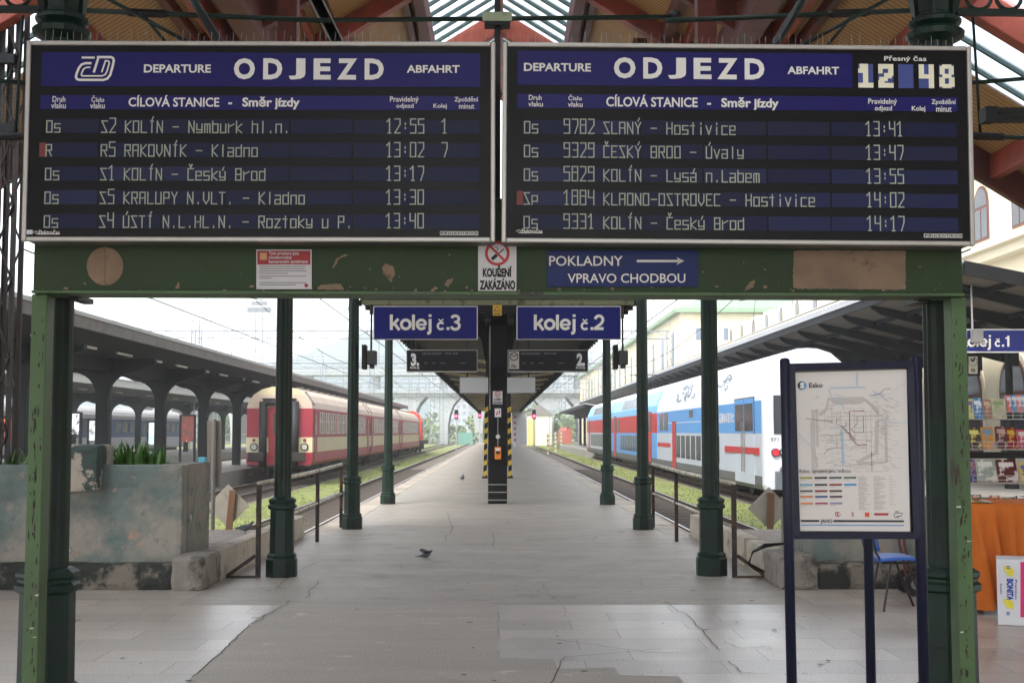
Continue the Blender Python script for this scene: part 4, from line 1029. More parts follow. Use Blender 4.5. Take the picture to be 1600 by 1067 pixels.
g = MB(); g.prect(719, 590, 836, 613.5, LY - .004, .003); g.build('panel', mat('blank_panel', C(176, 178, 180), .5, var=.04, vs=.8), r)
g = MB()
for px in (730, 826): p = at(px, 589, LY); g.tube([(p.x, LY + .1, p.z), (p.x, LY + .1, 4.45)], .02, 6)
g.build('hanger', DARK, r)

# left canopies, with curved portal columns
fas2 = mat('weathered_fascia', C(86, 80, 74), .7, var=.15, vs=1, dirt=[(C(66, 60, 54), .5, .7, 2.0)])
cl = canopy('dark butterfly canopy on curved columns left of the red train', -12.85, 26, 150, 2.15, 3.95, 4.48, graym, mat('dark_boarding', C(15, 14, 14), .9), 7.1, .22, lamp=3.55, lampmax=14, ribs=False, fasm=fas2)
def tcol(par, x, y, zt, hw, m):
    g = MB(); pts = [(x - .19, y, 0), (x + .19, y, 0)]
    for s in (1, -1):
        arc = [(x + s * (.19 + .75 * (1 - math.cos(t))), y, zt - .85 + .75 * math.sin(t)) for t in [i * math.pi / 12 for i in range(7)]]
        arc.append((x + s * hw, y, zt + .2)); arc.append((x + s * hw, y, zt + .36))
        pts += arc if s > 0 else arc[::-1]
    g.prism(pts, (0, .3, 0)); g.build('column', m, par, bevel=.02)
for k in range(16): tcol(cl, -12.85, 34.4 + 7.1 * k, 3.62, 1.7, graym)
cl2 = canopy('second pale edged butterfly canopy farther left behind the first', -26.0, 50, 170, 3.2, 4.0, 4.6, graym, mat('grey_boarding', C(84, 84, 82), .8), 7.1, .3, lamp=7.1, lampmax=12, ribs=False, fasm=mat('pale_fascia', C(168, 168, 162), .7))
for k in range(15): tcol(cl2, -26.0, 57 + 7.1 * k, 3.6, 1.9, graym)

# right canopy along the station building
p = at(1506, 417, 31)
cr = thing('platform_canopy', 'wide grey roofed canopy along the station building on the right', 'canopy', (14, 31, 0), 'platform canopies')
xe, ze = p.x, p.z; xi = 17.6; zi = ze - (xi - xe) * .20
capm = mat('zinc_cap', C(168, 170, 172), .45, metal=.2, var=.1)
g = MB(); g.prism([(xe, 31, ze), (xi, 31, zi), (xi, 31, zi + .1), (xe, 31, ze + .1)], (0, 150, 0)); g.mat(1); g.prism([(xe - .05, 30.97, ze + .105), (xi, 30.97, zi + .105), (xi, 30.97, zi + .16), (xe - .05, 30.97, ze + .16)], (0, 150, 0))
g.build('roof', [mat('board_underside', C(112, 104, 92), .8, var=.15, vs=1.5), roofm], cr)
g = MB(); g.box(xe - .03, xe + .05, 31, 181, ze - .18, ze + .16); g.build('fascia', graym, cr)
g = MB(); g.box(xe - .09, xe - .035, 31, 181, ze + .06, ze + .2)
y = 31
while y < 110: g.box(xe - .10, xe - .03, y, y + .25, ze + .2, ze + .25); y += .5
g.build('gutter', capm, cr)
g = MB(); g.prism([(xe, 30.9, ze - .2), (xi, 30.9, zi - .2), (xi, 30.9, zi + .14), (xe, 30.9, ze + .14)], (0, .09, 0)); g.build('end_fascia', canm, cr)
for k in range(24):
    y = 33.2 + 3.3 * k; g = MB(); g.prism([(xe + .3, y, ze - .16), (xe + .6, y, ze - .36), (xi, y, zi - .55), (xi, y, zi - .02), (xe + .3, y, ze - .08)], (0, .14, 0)); g.build('rafter', canm, cr)
for k in range(3):
    g = MB(); x = xe + 1.4 + 1.9 * k; zz = ze - (x - xe) * .2; g.box(x - .06, x + .06, 31.1, 170, zz - .14, zz - .005); g.build('purlin', graym, cr)
for k in range(10):
    y = 36.5 + 9.9 * k; g = MB(); g.lathe(14.6, y, [(.2, 0), (.2, .3), (.12, .4), (.1, ze - 1.4), (.2, ze - 1.2)], 10); g.build('column', graym, cr)
# short far canopy at the end of the right platform
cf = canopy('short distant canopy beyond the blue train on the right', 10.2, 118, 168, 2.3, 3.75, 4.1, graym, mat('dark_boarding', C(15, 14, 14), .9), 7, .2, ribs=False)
for k in range(6):
    g = MB(); g.box(10.0, 10.3, 120 + 8 * k, 120.3 + 8 * k, 0, 3.7); g.build('column', graym, cf)
g = MB(); g.box(7.9, 12.5, 117, 168, GZ, -.05); g.build('far_platform', floor_mat('pale_asphalt', C(150, 146, 140), .8), kind='structure')

# ------------------------------------------------------------------ handrails
railp = mat('worn_white_rail', C(196, 188, 170), .45, metal=.2, var=.15, vs=6, dirt=[(RUST, .52, .62, 7.0)])
railr = mat('rusty_black_post', C(38, 32, 29), .6, var=.3, vs=6, dirt=[(C(92, 62, 42), .5, .65, 6.0)])
for px, s, lb in ((403, -1, 'worn steel handrail guarding the left edge of the platform'), (1148, 1, 'worn steel handrail guarding the right edge of the platform')):
    b0 = gr(px, 902); x = b0.x; ya, yb = b0.y, SY + .3
    r = thing('handrail', lb, 'handrail', (x, ya, 0), 'handrails between the columns')
    g = MB(); g.tube([(x, ya - .02, 1.03), (x, ya + (yb - ya) * .55, 1.03), (x, yb, 1.06)], .028, 8); g.build('top_rail', railp, r, smooth=True)
    g = MB(); g.tube([(x, ya, .55), (x, yb, .57)], .020, 8); g.build('middle_rail', railp, r, smooth=True)
    for k in range(3):
        y = ya + (yb - ya) * (0, .62, 1)[k]; g = MB(); g.box(x - .025, x + .025, y - .025, y + .025, 0, 1.02); g.build('post', railr, r)
    g = MB(); g.bar((x + s * .03, ya, .24), (x + s * .34, ya - .02, .02), .05, .04); g.bar((x, ya - .03, .01), (x + s * .36, ya - .03, .01), .03, .03); g.build('brace', railr, r)
# black cables draped at the right kerb
g = MB()
for k in range(3):
    g.tube([gr(1190, 895, 0.02) + V((k * .03, 0, 0)), at(1170, 880, 13.6 + .05 * k), at(1176, 862, 13.7 + .05 * k), at(1195, 854 - 2 * k, 13.9), at(1224, 849, 14.0)], .012, 6)
tag(g.build('cable', ink, smooth=True, kind=None), 'black cables looped over the right kerb beside the handrail', 'cable')

# ------------------------------------------------------------------ diamond boards at the track ends
woodm = mat('raw_timber', C(106, 76, 54), .7, var=.2, vs=4, stretch=(1, 1, .2))
dia = mat('dirty_white_board', C(146, 139, 129), .7, var=.12, dirt=[(C(110, 94, 80), .55, .75, 3.0)])
for px, py, lb, wx in ((356, 790, 'pale diamond board on a timber stake at the end of the left track', -1), (1202, 794, 'pale diamond board on a timber stake at the end of the right track', 1)):
    Y = 22.4; c = at(px, py, Y); h = .37
    r = thing('diamond_board', lb, 'track end board', (c.x, Y, GZ), 'diamond boards at the track ends')
    g = MB(); g.prism([(c.x - h * 1.0, Y, c.z), (c.x, Y, c.z - h), (c.x + h, Y, c.z), (c.x, Y, c.z + h)], (0, .03, 0)); g.build('board', dia, r)
    g = MB(); d = .09 if px < 800 else .03; g.bar((c.x - .02, Y - .03, GZ), (c.x + d, Y - .03, c.z + .27), .11, .05, (0, 1, 0)); g.build('stake', woodm, r)
    g = MB(); g.box(c.x - 1.2, c.x + 1.2, Y + .1, Y + .35, GZ, GZ + .35); g.build('buffer_beam', conc, r)
# grey sheet on a pole and a blue carton beside the left planter
Y = 21.0; c = at(334, 770, Y)
r = thing('sheet_metal_sign', 'tall grey sheet metal sign seen from behind on a thin pole', 'sign', (c.x, Y, -.1))
g = MB(); g.prect(323.5, 657, 345.5, 761, Y, .05); g.build('sheet', mat('dull_grey_sheet', C(120, 112, 106), .6, var=.1), r)
g = MB(); p = at(335, 655, Y - .04); g.tube([(p.x, Y - .04, -.1), (p.x, Y - .04, p.z)], .035, 8); g.build('pole', GREY, r)
a, b = at(309, 726, 14.6), at(320, 714, 14.6); g = MB(); g.box(a.x, b.x, 14.6, 14.7, LT, b.z)
tag(g.build('carton', mat('sky_blue_card', C(104, 186, 214), .5), bevel=.006), 'small sky blue carton standing in the left planter', 'carton')

# ------------------------------------------------------------------ map stand
navy = mat('navy_paint', C(13, 18, 42), .4, var=.15, spec=.3)
MY = 5.6
c = at(1330, 700, MY)
ms = thing('map_stand', 'navy steel map stand with a rail network poster', 'map stand', (c.x, MY, 0))
def mpost(p0, p1, rr, nm):
    g = MB(); d = (p1 - p0).normalized(); q = p0 + (p0 - p1) * ((p0.z) / (p1.z - p0.z))
    g.tube([q, p1 - d * .012, p1 - d * .003, p1], [rr, rr, rr * .75, rr * .2], 14); return g.build(nm, navy, ms, smooth=True)
mpost(at(1237, 1060, MY - .05), at(1226, 559, MY - .05), .0225, 'post')
mpost(at(1444, 1060, MY + .1), at(1431, 555, MY + .1), .0245, 'post')
mpost(at(1361, 1060, MY + .35), at(1351, 562, MY + .35), .0225, 'post')
q = [at(1240, 836, MY), at(1434, 836, MY + .07), at(1424, 569, MY + .07), at(1232, 573.5, MY)]
g = MB()
def fr_bar(a, b, w_): g.bar(a, b, .03, w_, (0, 0, 1)) if abs((b - a).z) < .2 else g.bar(a, b, .03, w_, (1, 0, 0))
fr_bar(q[0], q[1], .03); fr_bar(q[3], q[2], .03); fr_bar(q[0] + V((.012, 0, 0)), q[3] + V((.012, 0, 0)), .028); fr_bar(q[1] - V((.008, 0, 0)), q[2] - V((.008, 0, 0)), .03)
g.build('frame', navy, ms)
g = MB(); e = V((0, .02, 0)); g.prism([q[0] + e, q[1] + e, q[2] + e, q[3] + e], (0, .01, 0)); g.build('backing', GREY, ms)
# poster, drawn in its own 182 x 262 units
PQ = [at(1246, 829, MY + .004), at(1422, 830, MY + .066), at(1416.5, 577, MY + .066), at(1238.5, 582.5, MY + .004)]
def P(x, y, lift=.003):
    u, v = x / 182, y / 254
    t = PQ[3] + (PQ[2] - PQ[3]) * u; b = PQ[0] + (PQ[1] - PQ[0]) * u
    return t + (b - t) * v + V((0, -lift, 0))
posterm = mat('poster_paper', C(212, 206, 200), .45, var=.03, vs=2)
g = MB(); g.quad(P(0, 254, 0), P(182, 254, 0), P(182, 0, 0), P(0, 0, 0)); po = g.build('poster', posterm, ms)
def pl(pts, w_, m, nm='map_line', lift=.003):
    g = MB(); g.strip([P(x, y, lift) for x, y in pts], w_ * .00275, (0, -1, 0)); return g
def pcol(nm, c): return mat('print_' + nm, c, .5, var=.02)
sets = {}
def ink_to(nm, c): return sets.setdefault(nm, (MB(), pcol(nm, c)))[0]
gg = ink_to('map_grey', C(186, 180, 175))
for pts, wd in (([(30, 60), (30, 130), (34, 150), (30, 160)], 5), ([(28, 80), (28, 157), (60, 158)], 5), ([(40, 70), (52, 60), (55, 44), (110, 44), (125, 56), (135, 70)], 5), ([(150, 72), (146, 80), (146, 145), (100, 147)], 5), ([(132, 80), (130, 130), (118, 136), (98, 146)], 6), ([(60, 46), (112, 46)], 9), ([(64, 50), (108, 50)], 6), ([(36, 60), (36, 120)], 4)): gg.strip([P(x, y, .002) for x, y in pts], wd * .00275, (0, -1, 0))
gg = ink_to('map_water', C(166, 190, 206))
for pts, wd in (([(102, 3), (102, 24)], 2.5), ([(58, 26), (115, 26)], 2), ([(56, 28), (60, 40), (76, 52), (80, 62)], 1.5), ([(76, 92), (76, 150)], 4), ([(6, 98), (28, 122)], 1), ([(126, 32), (150, 48)], 1.5), ([(182, 84), (150, 84)], .8), ([(182, 20), (150, 40)], .6)): gg.strip([P(x, y, .003) for x, y in pts], wd * .00275, (0, -1, 0))
gg = ink_to('map_red', C(140, 40, 52))
gg.strip([P(x, y, .004) for x, y in [(112, 64), (88, 64), (88, 106), (100, 118), (114, 118)]], 1.2 * .00275, (0, -1, 0)); gg.strip([P(x, y, .004) for x, y in [(45, 132), (56, 122), (76, 122)]], .6 * .00275, (0, -1, 0))
gg = ink_to('map_dark', C(60, 58, 60))
for pts in ([(67, 76), (67, 84), (74, 88), (82, 88)], [(76, 88), (95, 108)], [(110, 72), (110, 98)], [(90, 92), (96, 98), (112, 98)], [(82, 82), (82, 88)], [(122, 128), (122, 158)], [(120, 40), (136, 38), (146, 30), (156, 30)], [(18, 74), (30, 76), (60, 80)]): gg.strip([P(x, y, .0045) for x, y in pts], .7 * .00275, (0, -1, 0))
gg = ink_to('map_olive', C(140, 132, 96))
for pts in ([(100, 72), (100, 84), (92, 92)], [(74, 88), (96, 110)], [(100, 72), (142, 72)], [(40, 102), (72, 102), (76, 98)]): gg.strip([P(x, y, .004) for x, y in pts], .8 * .00275, (0, -1, 0))
gg = ink_to('map_grey_line', C(152, 148, 150)); rm = random.Random(5)
for k in range(420):
    x = rm.choice((44, 60, 74, 90, 120, 134, 142, 148)) + rm.uniform(-14, 14); y = rm.uniform(36, 160)
    if y > 66 and y < 90 and x > 130 or rm.random() < .6:
        gg.strip([P(x, y, .0035), P(x + rm.uniform(4, 12), y + rm.choice((0, 0, 0, 3)), .0035)], .4 * .00275, (0, -1, 0))
for x, y0, y1 in ((74, 62, 122), (96, 60, 120), (114, 66, 128), (122, 66, 160), (60, 56, 84), (134, 58, 90), (140, 70, 110), (48, 60, 84), (66, 96, 122)): gg.strip([P(x, y0, .0035), P(x, y1, .0035)], .45 * .00275, (0, -1, 0))
for y, x0, x1 in ((72, 50, 150), (78, 40, 146), (98, 70, 124), (110, 40, 120), (122, 74, 112), (150, 60, 130), (160, 112, 140)): gg.strip([P(x0, y, .0034), P(x1, y, .0034)], .45 * .00275, (0, -1, 0))
cols = [C(150, 148, 60), C(40, 40, 44), C(60, 84, 84), C(84, 120, 84), C(104, 166, 190), C(40, 40, 44), C(138, 66, 52), C(70, 150, 200), C(90, 84, 86), C(124, 40, 48), C(72, 56, 58), None, C(200, 124, 78), C(52, 84, 130), C(80, 56, 66), None, C(206, 130, 80), C(164, 78, 96), C(144, 140, 168), None]
for i, c_ in enumerate(cols):
    if c_ is None: continue
    x, y = 6 + 23.5 * (i % 4), 168 + (0, 11, 21, 30, 40.5)[i // 4]
    g = MB(); g.quad(P(x, y + 3, .003), P(x + 20, y + 3, .003), P(x + 20, y, .003), P(x, y, .003)); g.build('legend_bar', pcol('legend_%d' % i, c_), po)
    ink_to('map_grey_line', None).strip([P(x, y + 5, .003), P(x + 9, y + 5, .003)], .5 * .00275, (0, -1, 0))
for x, w_, ys in ((99, 20, range(168, 222, 2)), (124, 20, range(168, 222, 2)), (149, 12, range(168, 214, 4))):
    for y in ys: ink_to('map_grey_line', None).strip([P(x, y, .003), P(x + rm.uniform(w_ * .4, w_), y, .003)], .5 * .00275, (0, -1, 0))
def ptx(g, t, x0, y0, x1, y1, bold=.03): L = P(x0, y1, .004); g.text(t, L, P(x1, y1, .004) - L, P(x0, y0, .004) - L, bold)
gg = ink_to('map_ink', C(44, 44, 50))
ptx(gg, 'Esko', 25, 17, 46.5, 25, .015); ptx(gg, 'Esko, spojení pro město', 6, 155, 88, 163.5, .0)
gg.strip([P(6, 238, .003), P(35, 238, .003)], 3.2 * .00275, (0, -1, 0)); gg.strip([P(58, 238, .003), P(172, 238, .003)], 3.2 * .00275, (0, -1, 0))
def Pc(cx, cy, rr, n=20): return [P(cx + rr * math.cos(t), cy + rr * math.sin(t), .004) for t in [2 * math.pi * i / n for i in range(n)]]
ptx(gg, 'JANO', 37, 235, 56, 243, .02)
for pts in ([(164, 232), (157, 232), (156, 228), (158, 225), (166, 225)], [(160, 230), (168, 230), (170, 226), (164, 225)], [(158, 223), (164, 223)]): gg.strip([P(x, y, .004) for x, y in pts], 1.1 * .00275, (0, -1, 0))
gg.poly([P(14 + 7 * math.cos(t), 21 + 7 * math.sin(t), .003) for t in [R(90) + math.pi * i / 12 for i in range(13)]])
gg = ink_to('map_sky', C(76, 140, 190)); gg.poly([P(14 + 7 * math.cos(t), 21 + 7 * math.sin(t), .003) for t in [R(-90) + math.pi * i / 12 for i in range(13)]])
gg.strip([P(6, 244.5, .003), P(172, 244.5, .003)], 1.6 * .00275, (0, -1, 0))
gg = ink_to('map_white', C(226, 224, 220)); ptx(gg, 'S', 10.5, 16, 17.5, 26, .06)
gg = ink_to('map_logo', C(170, 44, 48)); ptx(gg, 'T', 62, 224, 68, 230, .04); gg.strip(Pc(65, 227, 4)[:14], .9 * .00275, (0, -1, 0)); ptx(gg, 'S', 87, 224, 91, 231, .01)
gg.quad(P(124, 229, .003), P(146, 229, .003), P(148, 225.5, .003), P(124, 225.5, .003)); gg = ink_to('map_orange', C(204, 74, 44)); gg.quad(P(109, 231.5, .003), P(116, 231.5, .003), P(116, 224.5, .003), P(109, 224.5, .003))
for nm, (g, m) in sets.items(): g.build(nm.replace('map_', '') + '_print', m, po)
# ------------------------------------------------------------------ trains
tred = mat('coach_red', C(146, 32, 50), .4, var=.15, vs=.8, dirt=[(C(120, 60, 58), .55, .75, .8)])
tcream = mat('coach_cream', C(200, 188, 152), .45, var=.08, vs=.8, dirt=[(C(180, 160, 130), .58, .8, 1.0)])
troof = mat('coach_roof', C(190, 170, 152), .7, var=.12, vs=.6)
tglass = mat('coach_glass', C(48, 46, 44), .2, var=.4, vs=1.0, spec=.4)
tframe = mat('window_frame_alu', C(206, 204, 196), .4, metal=.3)
rubber = mat('black_rubber', C(26, 26, 28), .6)
under = mat('sooty_underframe', C(44, 40, 36), .85, var=.3, bump=.5, dirt=[(C(84, 66, 50), .55, .7, 2.0)])
lampg = mat('lamp_glass', C(170, 168, 156), .25)
def prof_body(name, par, xc, y0, y1, prof, bands, mats, smooth=False):
    """shell extruded along y from a half profile [(x, z)...]; bands: material per segment; ends closed by level strips"""
    g = MB(); n = len(prof)
    L = [V((xc - x, 0, z)) for x, z in prof]; Rr = [V((xc + x, 0, z)) for x, z in prof]
    for i in range(n - 1):
        g.mat(bands[i]); a, b = V((0, y0, 0)), V((0, y1, 0))
        g.quad(L[i] + a, L[i + 1] + a, L[i + 1] + b, L[i] + b); g.quad(Rr[i] + a, Rr[i] + b, Rr[i + 1] + b, Rr[i + 1] + a)
        g.mat(bands[i] if prof[i][0] > 1.25 else mats_end)
        g.quad(L[i] + a, Rr[i] + a, Rr[i + 1] + a, L[i + 1] + a); g.quad(Rr[i] + b, L[i] + b, L[i + 1] + b, Rr[i + 1] + b)
    g.mat(bands[0]); g.quad(L[0] + V((0, y0, 0)), L[0] + V((0, y1, 0)), Rr[0] + V((0, y1, 0)), Rr[0] + V((0, y0, 0)))
    return g.build(name, mats, par)
mats_end = 0
def bogie(par, xc, y):
    g = MB()
    for s in (-1, 1): g.box(xc + s * 1.0 - .08, xc + s * 1.0 + .08, y - 1.7, y + 1.7, RT + .35, RT + .75); g.box(xc + s * 1.0 - .13, xc + s * 1.0 + .13, y - .4, y + .4, RT + .3, RT + .9)
    g.box(xc - .9, xc + .9, y - .25, y + .25, RT + .4, RT + .8)
    b = g.build('bogie', under, par)
    for yy in (y - 1.25, y + 1.25):
        g = MB()
        for s in (-1, 1):
            pts = [(xc + s * .70, yy, RT + .46), (xc + s * .83, yy, RT + .46)]; g.tube(pts, .46, 20)
        g.tube([(xc - .8, yy, RT + .46), (xc + .8, yy, RT + .46)], .09, 10); g.build('wheelset', under, b)
def red_coach(y0, y1, lb):
    xc = -9.4; r = thing('railway_coach', lb, 'railway coach', (xc, y0, RT), 'red and cream coaches')
    global mats_end; mats_end = 2
    prof = [(1.33, .20), (1.41, .32), (1.41, .74), (1.41, 1.38), (1.41, 2.62), (1.33, 2.9), (1.12, 3.2), (.75, 3.44), (.35, 3.54), (0.01, 3.57)]
    prof_body('body', r, xc, y0, y1, prof, [0, 0, 1, 0, 3, 3, 3, 3, 3], [tred, tcream, tcream, troof])
    # windows on the platform side
    y = y0 + 2.2; k = 0
    while y < y1 - 2.6:
        x = xc + 1.412
        g = MB()
        for q in ((y, y + 1.45, 1.525, 1.56), (y, y + 1.45, 2.46, 2.495), (y, y + .045, 1.56, 2.46), (y + 1.405, y + 1.45, 1.56, 2.46), (y + .70, y + .745, 1.56, 2.46), (y + .05, y + 1.40, 2.06, 2.095)): g.box(x, x + .025, *q)
        wn = g.build('window', tframe, r)
        g = MB(); g.box(x - .002, x + .010, y + .03, y + 1.42, 1.53, 2.49); g.build('pane', tglass, wn); y += 1.98; k += 1
    for yy in (y0 + .55, y1 - 1.5):
        g = MB(); g.box(xc + 1.408, xc + 1.43, yy, yy + .85, .36, 2.55); d = g.build('door', mat('coach_door_red', C(150, 34, 52), .4), r, bevel=.01)
        g = MB(); g.box(xc + 1.43, xc + 1.436, yy + .18, yy + .67, 1.5, 2.4); g.build('pane', tglass, d)
        g = MB(); g.tube([(xc + 1.46, yy - .07, .6), (xc + 1.46, yy - .07, 1.8)], .02, 6); g.build('grab_rail', STEEL, d)
    g = MB()
    for k in range(9):
        yy = y0 + 3 + k * 2.3; g.box(xc + .2, xc + .5, yy, yy + .4, 3.5, 3.62)
    for yy in (y0 + .35, y1 - .75): g.prism([(xc + 1.0, yy, 3.32), (xc + 1.4, yy, 2.78), (xc + 1.43, yy, 2.8), (xc + 1.03, yy, 3.36)], (0, .35, 0))
    g.build('roof_vent', mat('vent_grey', C(96, 92, 86), .6), r)
    for yy in (y0 + 3.4, y1 - 3.4): bogie(r, xc, yy)
    g = MB(); g.box(xc - 1.0, xc + 1.0, y0 + 6.5, y0 + 9.5, RT + .35, .2); g.box(xc + .5, xc + 1.3, y0 + 10.5, y0 + 14, RT + .4, .2); g.box(xc - 1.2, xc + 1.2, y0 + .2, y1 - .2, .06, .2)
    g.build('underframe', under, r)
    # end wall: bellows, door, lamps, buffers
    for ye, s in ((y0, -1), (y1, 1)):
        g = MB()
        for sx in (-1, 1): g.tube([(xc + sx * .68, ye + s * .16, .1), (xc + sx * .68, ye + s * .16, 2.9)], .17, 12)
        g.tube([(xc - .68, ye + s * .16, 2.86), (xc + .68, ye + s * .16, 2.86)], .13, 12); g.build('bellows', rubber, r, smooth=True)
        if s > 0: continue
        g = MB(); g.box(xc - .46, xc + .46, ye - .03, ye - .002, .45, 2.68); d = g.build('end_door', mat('end_door_red', C(140, 18, 22), .4), r, bevel=.01)
        g = MB(); g.box(xc - .26, xc + .26, ye - .04, ye - .031, 1.5, 2.4); g.build('pane', tglass, d)
        g = MB(); g.box(xc - .72, xc + .72, ye - .22, ye - .02, 3.0, 3.05); g.build('gutter', rubber, r)
        for sx in (-1, 1):
            g = MB(); c = (xc + sx * 1.08, .97); g.tube([(c[0], ye - .05, c[1]), (c[0], ye - .005, c[1])], .17, 18); q = g.build('lamp', rubber, r)
            g = MB(); g.tube([(c[0], ye - .058, c[1]), (c[0], ye - .051, c[1])], .12, 16); g.build('lens', lampg, q)
            g = MB(); g.box(c[0] - .06, c[0] + .06, ye - .03, ye - .004, 1.2, 1.32); g.build('tail_lamp', mat('tail_red', C(120, 30, 26), .3), r)
            g = MB(); g.tube([(xc + sx * .88, ye - .62, .55 + RT + .52), (xc + sx * .88, ye - .02, .55 + RT + .52)], .11, 12); g.box(xc + sx * .88 - .34, xc + sx * .88 + .34, ye - .68, ye - .62, .36, .76); g.build('buffer', under, r, bevel=.03)
        g = MB(); g.box(xc - 1.36, xc + 1.36, ye - .02, ye + .1, .12, .2); g.tube([(xc, ye - .5, .3), (xc, ye, .45)], .07, 8); g.tube([(xc, ye - .5, .3), (xc, ye - .45, -.1)], .05, 8); g.box(xc - 1.25, xc - 1.0, ye - .5, ye, -.22, -.17); g.box(xc + 1.0, xc + 1.25, ye - .5, ye, -.22, -.17)
        g.build('coupling', under, r)
    return r
red_coach(55, 79.3, 'nearest red and cream railway coach, its end with black bellows facing us')
red_coach(79.9, 104.2, 'middle red and cream railway coach of the train on the left')
red_coach(104.8, 129.1, 'farthest red and cream railway coach, next to the red locomotive')
# locomotive beyond the coaches
lred = mat('loco_red', C(206, 62, 42), .45, var=.12)
xc = -9.4; r = thing('diesel_locomotive', 'orange red diesel locomotive coupled beyond the red and cream coaches', 'locomotive', (xc, 130, RT))
g = MB(); g.box(xc - 1.5, xc + 1.5, 130, 143, .35, .75); g.build('frame', under, r)
g = MB(); g.prism([(xc - 1.45, 131.5, .75), (xc + 1.45, 131.5, .75), (xc + 1.45, 131.5, 2.7), (xc + 1.15, 131.5, 3.4), (xc + .6, 131.5, 3.75), (xc - .6, 131.5, 3.75), (xc - 1.15, 131.5, 3.4), (xc - 1.45, 131.5, 2.7)], (0, 3.2, 0)); cab = g.build('cab', lred, r)
g = MB(); g.box(xc + 1.452, xc + 1.46, 132, 134.2, 1.9, 2.7); g.box(xc + .35, xc + 1.2, 131.48, 131.498, 2.0, 2.9); g.box(xc - 1.2, xc - .35, 131.48, 131.498, 2.0, 2.9); g.build('window', tglass, cab)
g = MB(); g.box(xc - .95, xc + .95, 134.71, 143, .752, 2.7); g.build('hood', lred, r, bevel=.08)
g = MB(); g.box(xc - .9, xc + .9, 130.1, 131.49, .752, 2.2); g.build('short_hood', lred, r, bevel=.08)
bogie(r, xc, 133); bogie(r, xc, 140.5)

# double deck unit on the right
bblue = mat('unit_blue', C(84, 152, 212), .35, var=.08, vs=.7); bpale = mat('unit_pale_blue', C(118, 182, 220), .35, var=.08, vs=.7)
bwhite = mat('unit_white', C(208, 212, 220), .4, var=.04, vs=.6); bgrey = mat('unit_grey', C(184, 192, 202), .4, var=.05, vs=.6); bred = mat('unit_red', C(184, 46, 46), .4, var=.08)
bskirt = mat('unit_skirt', C(92, 92, 94), .6, var=.2); bdark = mat('tinted_glass', C(34, 40, 48), .15, var=.3, vs=.8, spec=.4)
XB = 9.28
uprof = [(1.36, -.12), (1.41, .02), (1.41, .28), (1.41, 1.56), (1.41, 2.56), (1.35, 2.95), (1.05, 3.68), (.7, 3.98), (.3, 4.11), (.01, 4.13)]
def unit_car(y0, y1, lb, bands, mats):
    r = thing('double_deck_coach', lb, 'railway coach', (XB, y0, RT), 'cars of the blue double deck train')
    global mats_end; mats_end = 4 if len(mats) > 4 else 3
    prof_body('body', r, XB, y0, y1, uprof, bands, mats); 
    for yy in (y0 + 3.3, y1 - 3.3): bogie(r, XB, yy)
    g = MB(); g.box(XB - 1.2, XB + 1.2, y0 + 6, y1 - 6, -.35, -.13); g.box(XB - 1.1, XB + 1.1, y0 + .3, y1 - .3, -.2, -.125); g.build('underframe', under, r)
    return r
SX = XB - 1.41
def pane(r, y0, y1, z0, z1, m=None, nm='window'):
    g = MB(); g.box(SX - .012, SX - .002, y0, y1, z0, z1); return g.build(nm, m or bdark, r, bevel=.004)
def upane(r, y0, y1, m=None, t0=.08, t1=.9):
    a, b = V((XB - 1.35, 0, 2.95)), V((XB - 1.05, 0, 3.68)); nrm = V((-(b - a).z, 0, (b - a).x)).normalized() * .012
    p, q = a.lerp(b, t0) + nrm, a.lerp(b, t1) + nrm
    g = MB(); g.prism([p + V((0, y0, 0)), p + V((0, y1, 0)), q + V((0, y1, 0)), q + V((0, y0, 0))], -nrm * 1.5); return g.build('upper_window', m or bdark, r)
def udoor(r, y, m, w_=1.5, win=True, z0=.05, z1=2.62):
    g = MB(); g.box(SX - .02, SX - .003, y, y + w_, z0, z1); d = g.build('door', m, r, bevel=.008)
    g = MB(); g.box(SX - .016, SX - .002, y - .035, y + w_ + .035, z0 - .02, z1 + .035); g.box(SX - .0215, SX - .0201, y + w_ / 2 - .018, y + w_ / 2 + .018, z0, z1); g.build('seal', rubber, d)
    if win:
        g = MB()
        for a in (.12, w_ / 2 + .08): g.box(SX - .026, SX - .0205, y + a, y + a + w_ / 2 - .22, 1.64, 2.5)
        g.build('pane', bdark, d)
    return d
A = unit_car(38.4, 63.9, 'nearest white and blue double deck control car on the right', [3, 3, 1, 0, 2, 2, 2, 2, 2], [bblue, bgrey, bwhite, bskirt, bwhite])
g = MB()
for k in range(1): g.box(SX - .03, SX - .001, 38.75, 44.6, .92, 1.13); g.box(SX - .006, SX - .001, 58.9, 63.7, .9, 1.1)
g.build('red_stripe', bred, A)
d = udoor(A, 39.5, bblue, 3.2, True, 1.57, 2.66)
g = MB(); g.box(SX - .02, SX - .003, 39.5, 42.7, .0, 1.565); d2 = g.build('door', bgrey, A)
g = MB()
for yy in (40.8, 41.05, 41.3): g.tube([(SX - .07, yy, .35), (SX - .07, yy, 1.95)], .016, 6)
g.build('grab_rail', STEEL, d2)
udoor(A, 57.0, bred, 1.2, False, -.05, 2.05)
for k in range(8): pane(A, 45.8 + 1.42 * k, 46.9 + 1.42 * k, .5, 1.46)
pane(A, 59.8, 61.1, 1.68, 2.5); pane(A, 61.5, 62.8, 1.68, 2.5); pane(A, 52, 53, 2.2, 2.5)
for k in range(9): upane(A, 43.2 + 2.1 * k, 45.0 + 2.1 * k, mat('film_covered_window', C(170, 180, 192), .3))
g = MB()
a, b = V((XB - 1.35, 0, 2.95)), V((XB - 1.05, 0, 3.68)); nr = V((-(b - a).z, 0, (b - a).x)).normalized() * .02
ra = random.Random(12)
def skin(y, t): return a.lerp(b, t) + nr + V((0, y, 0))
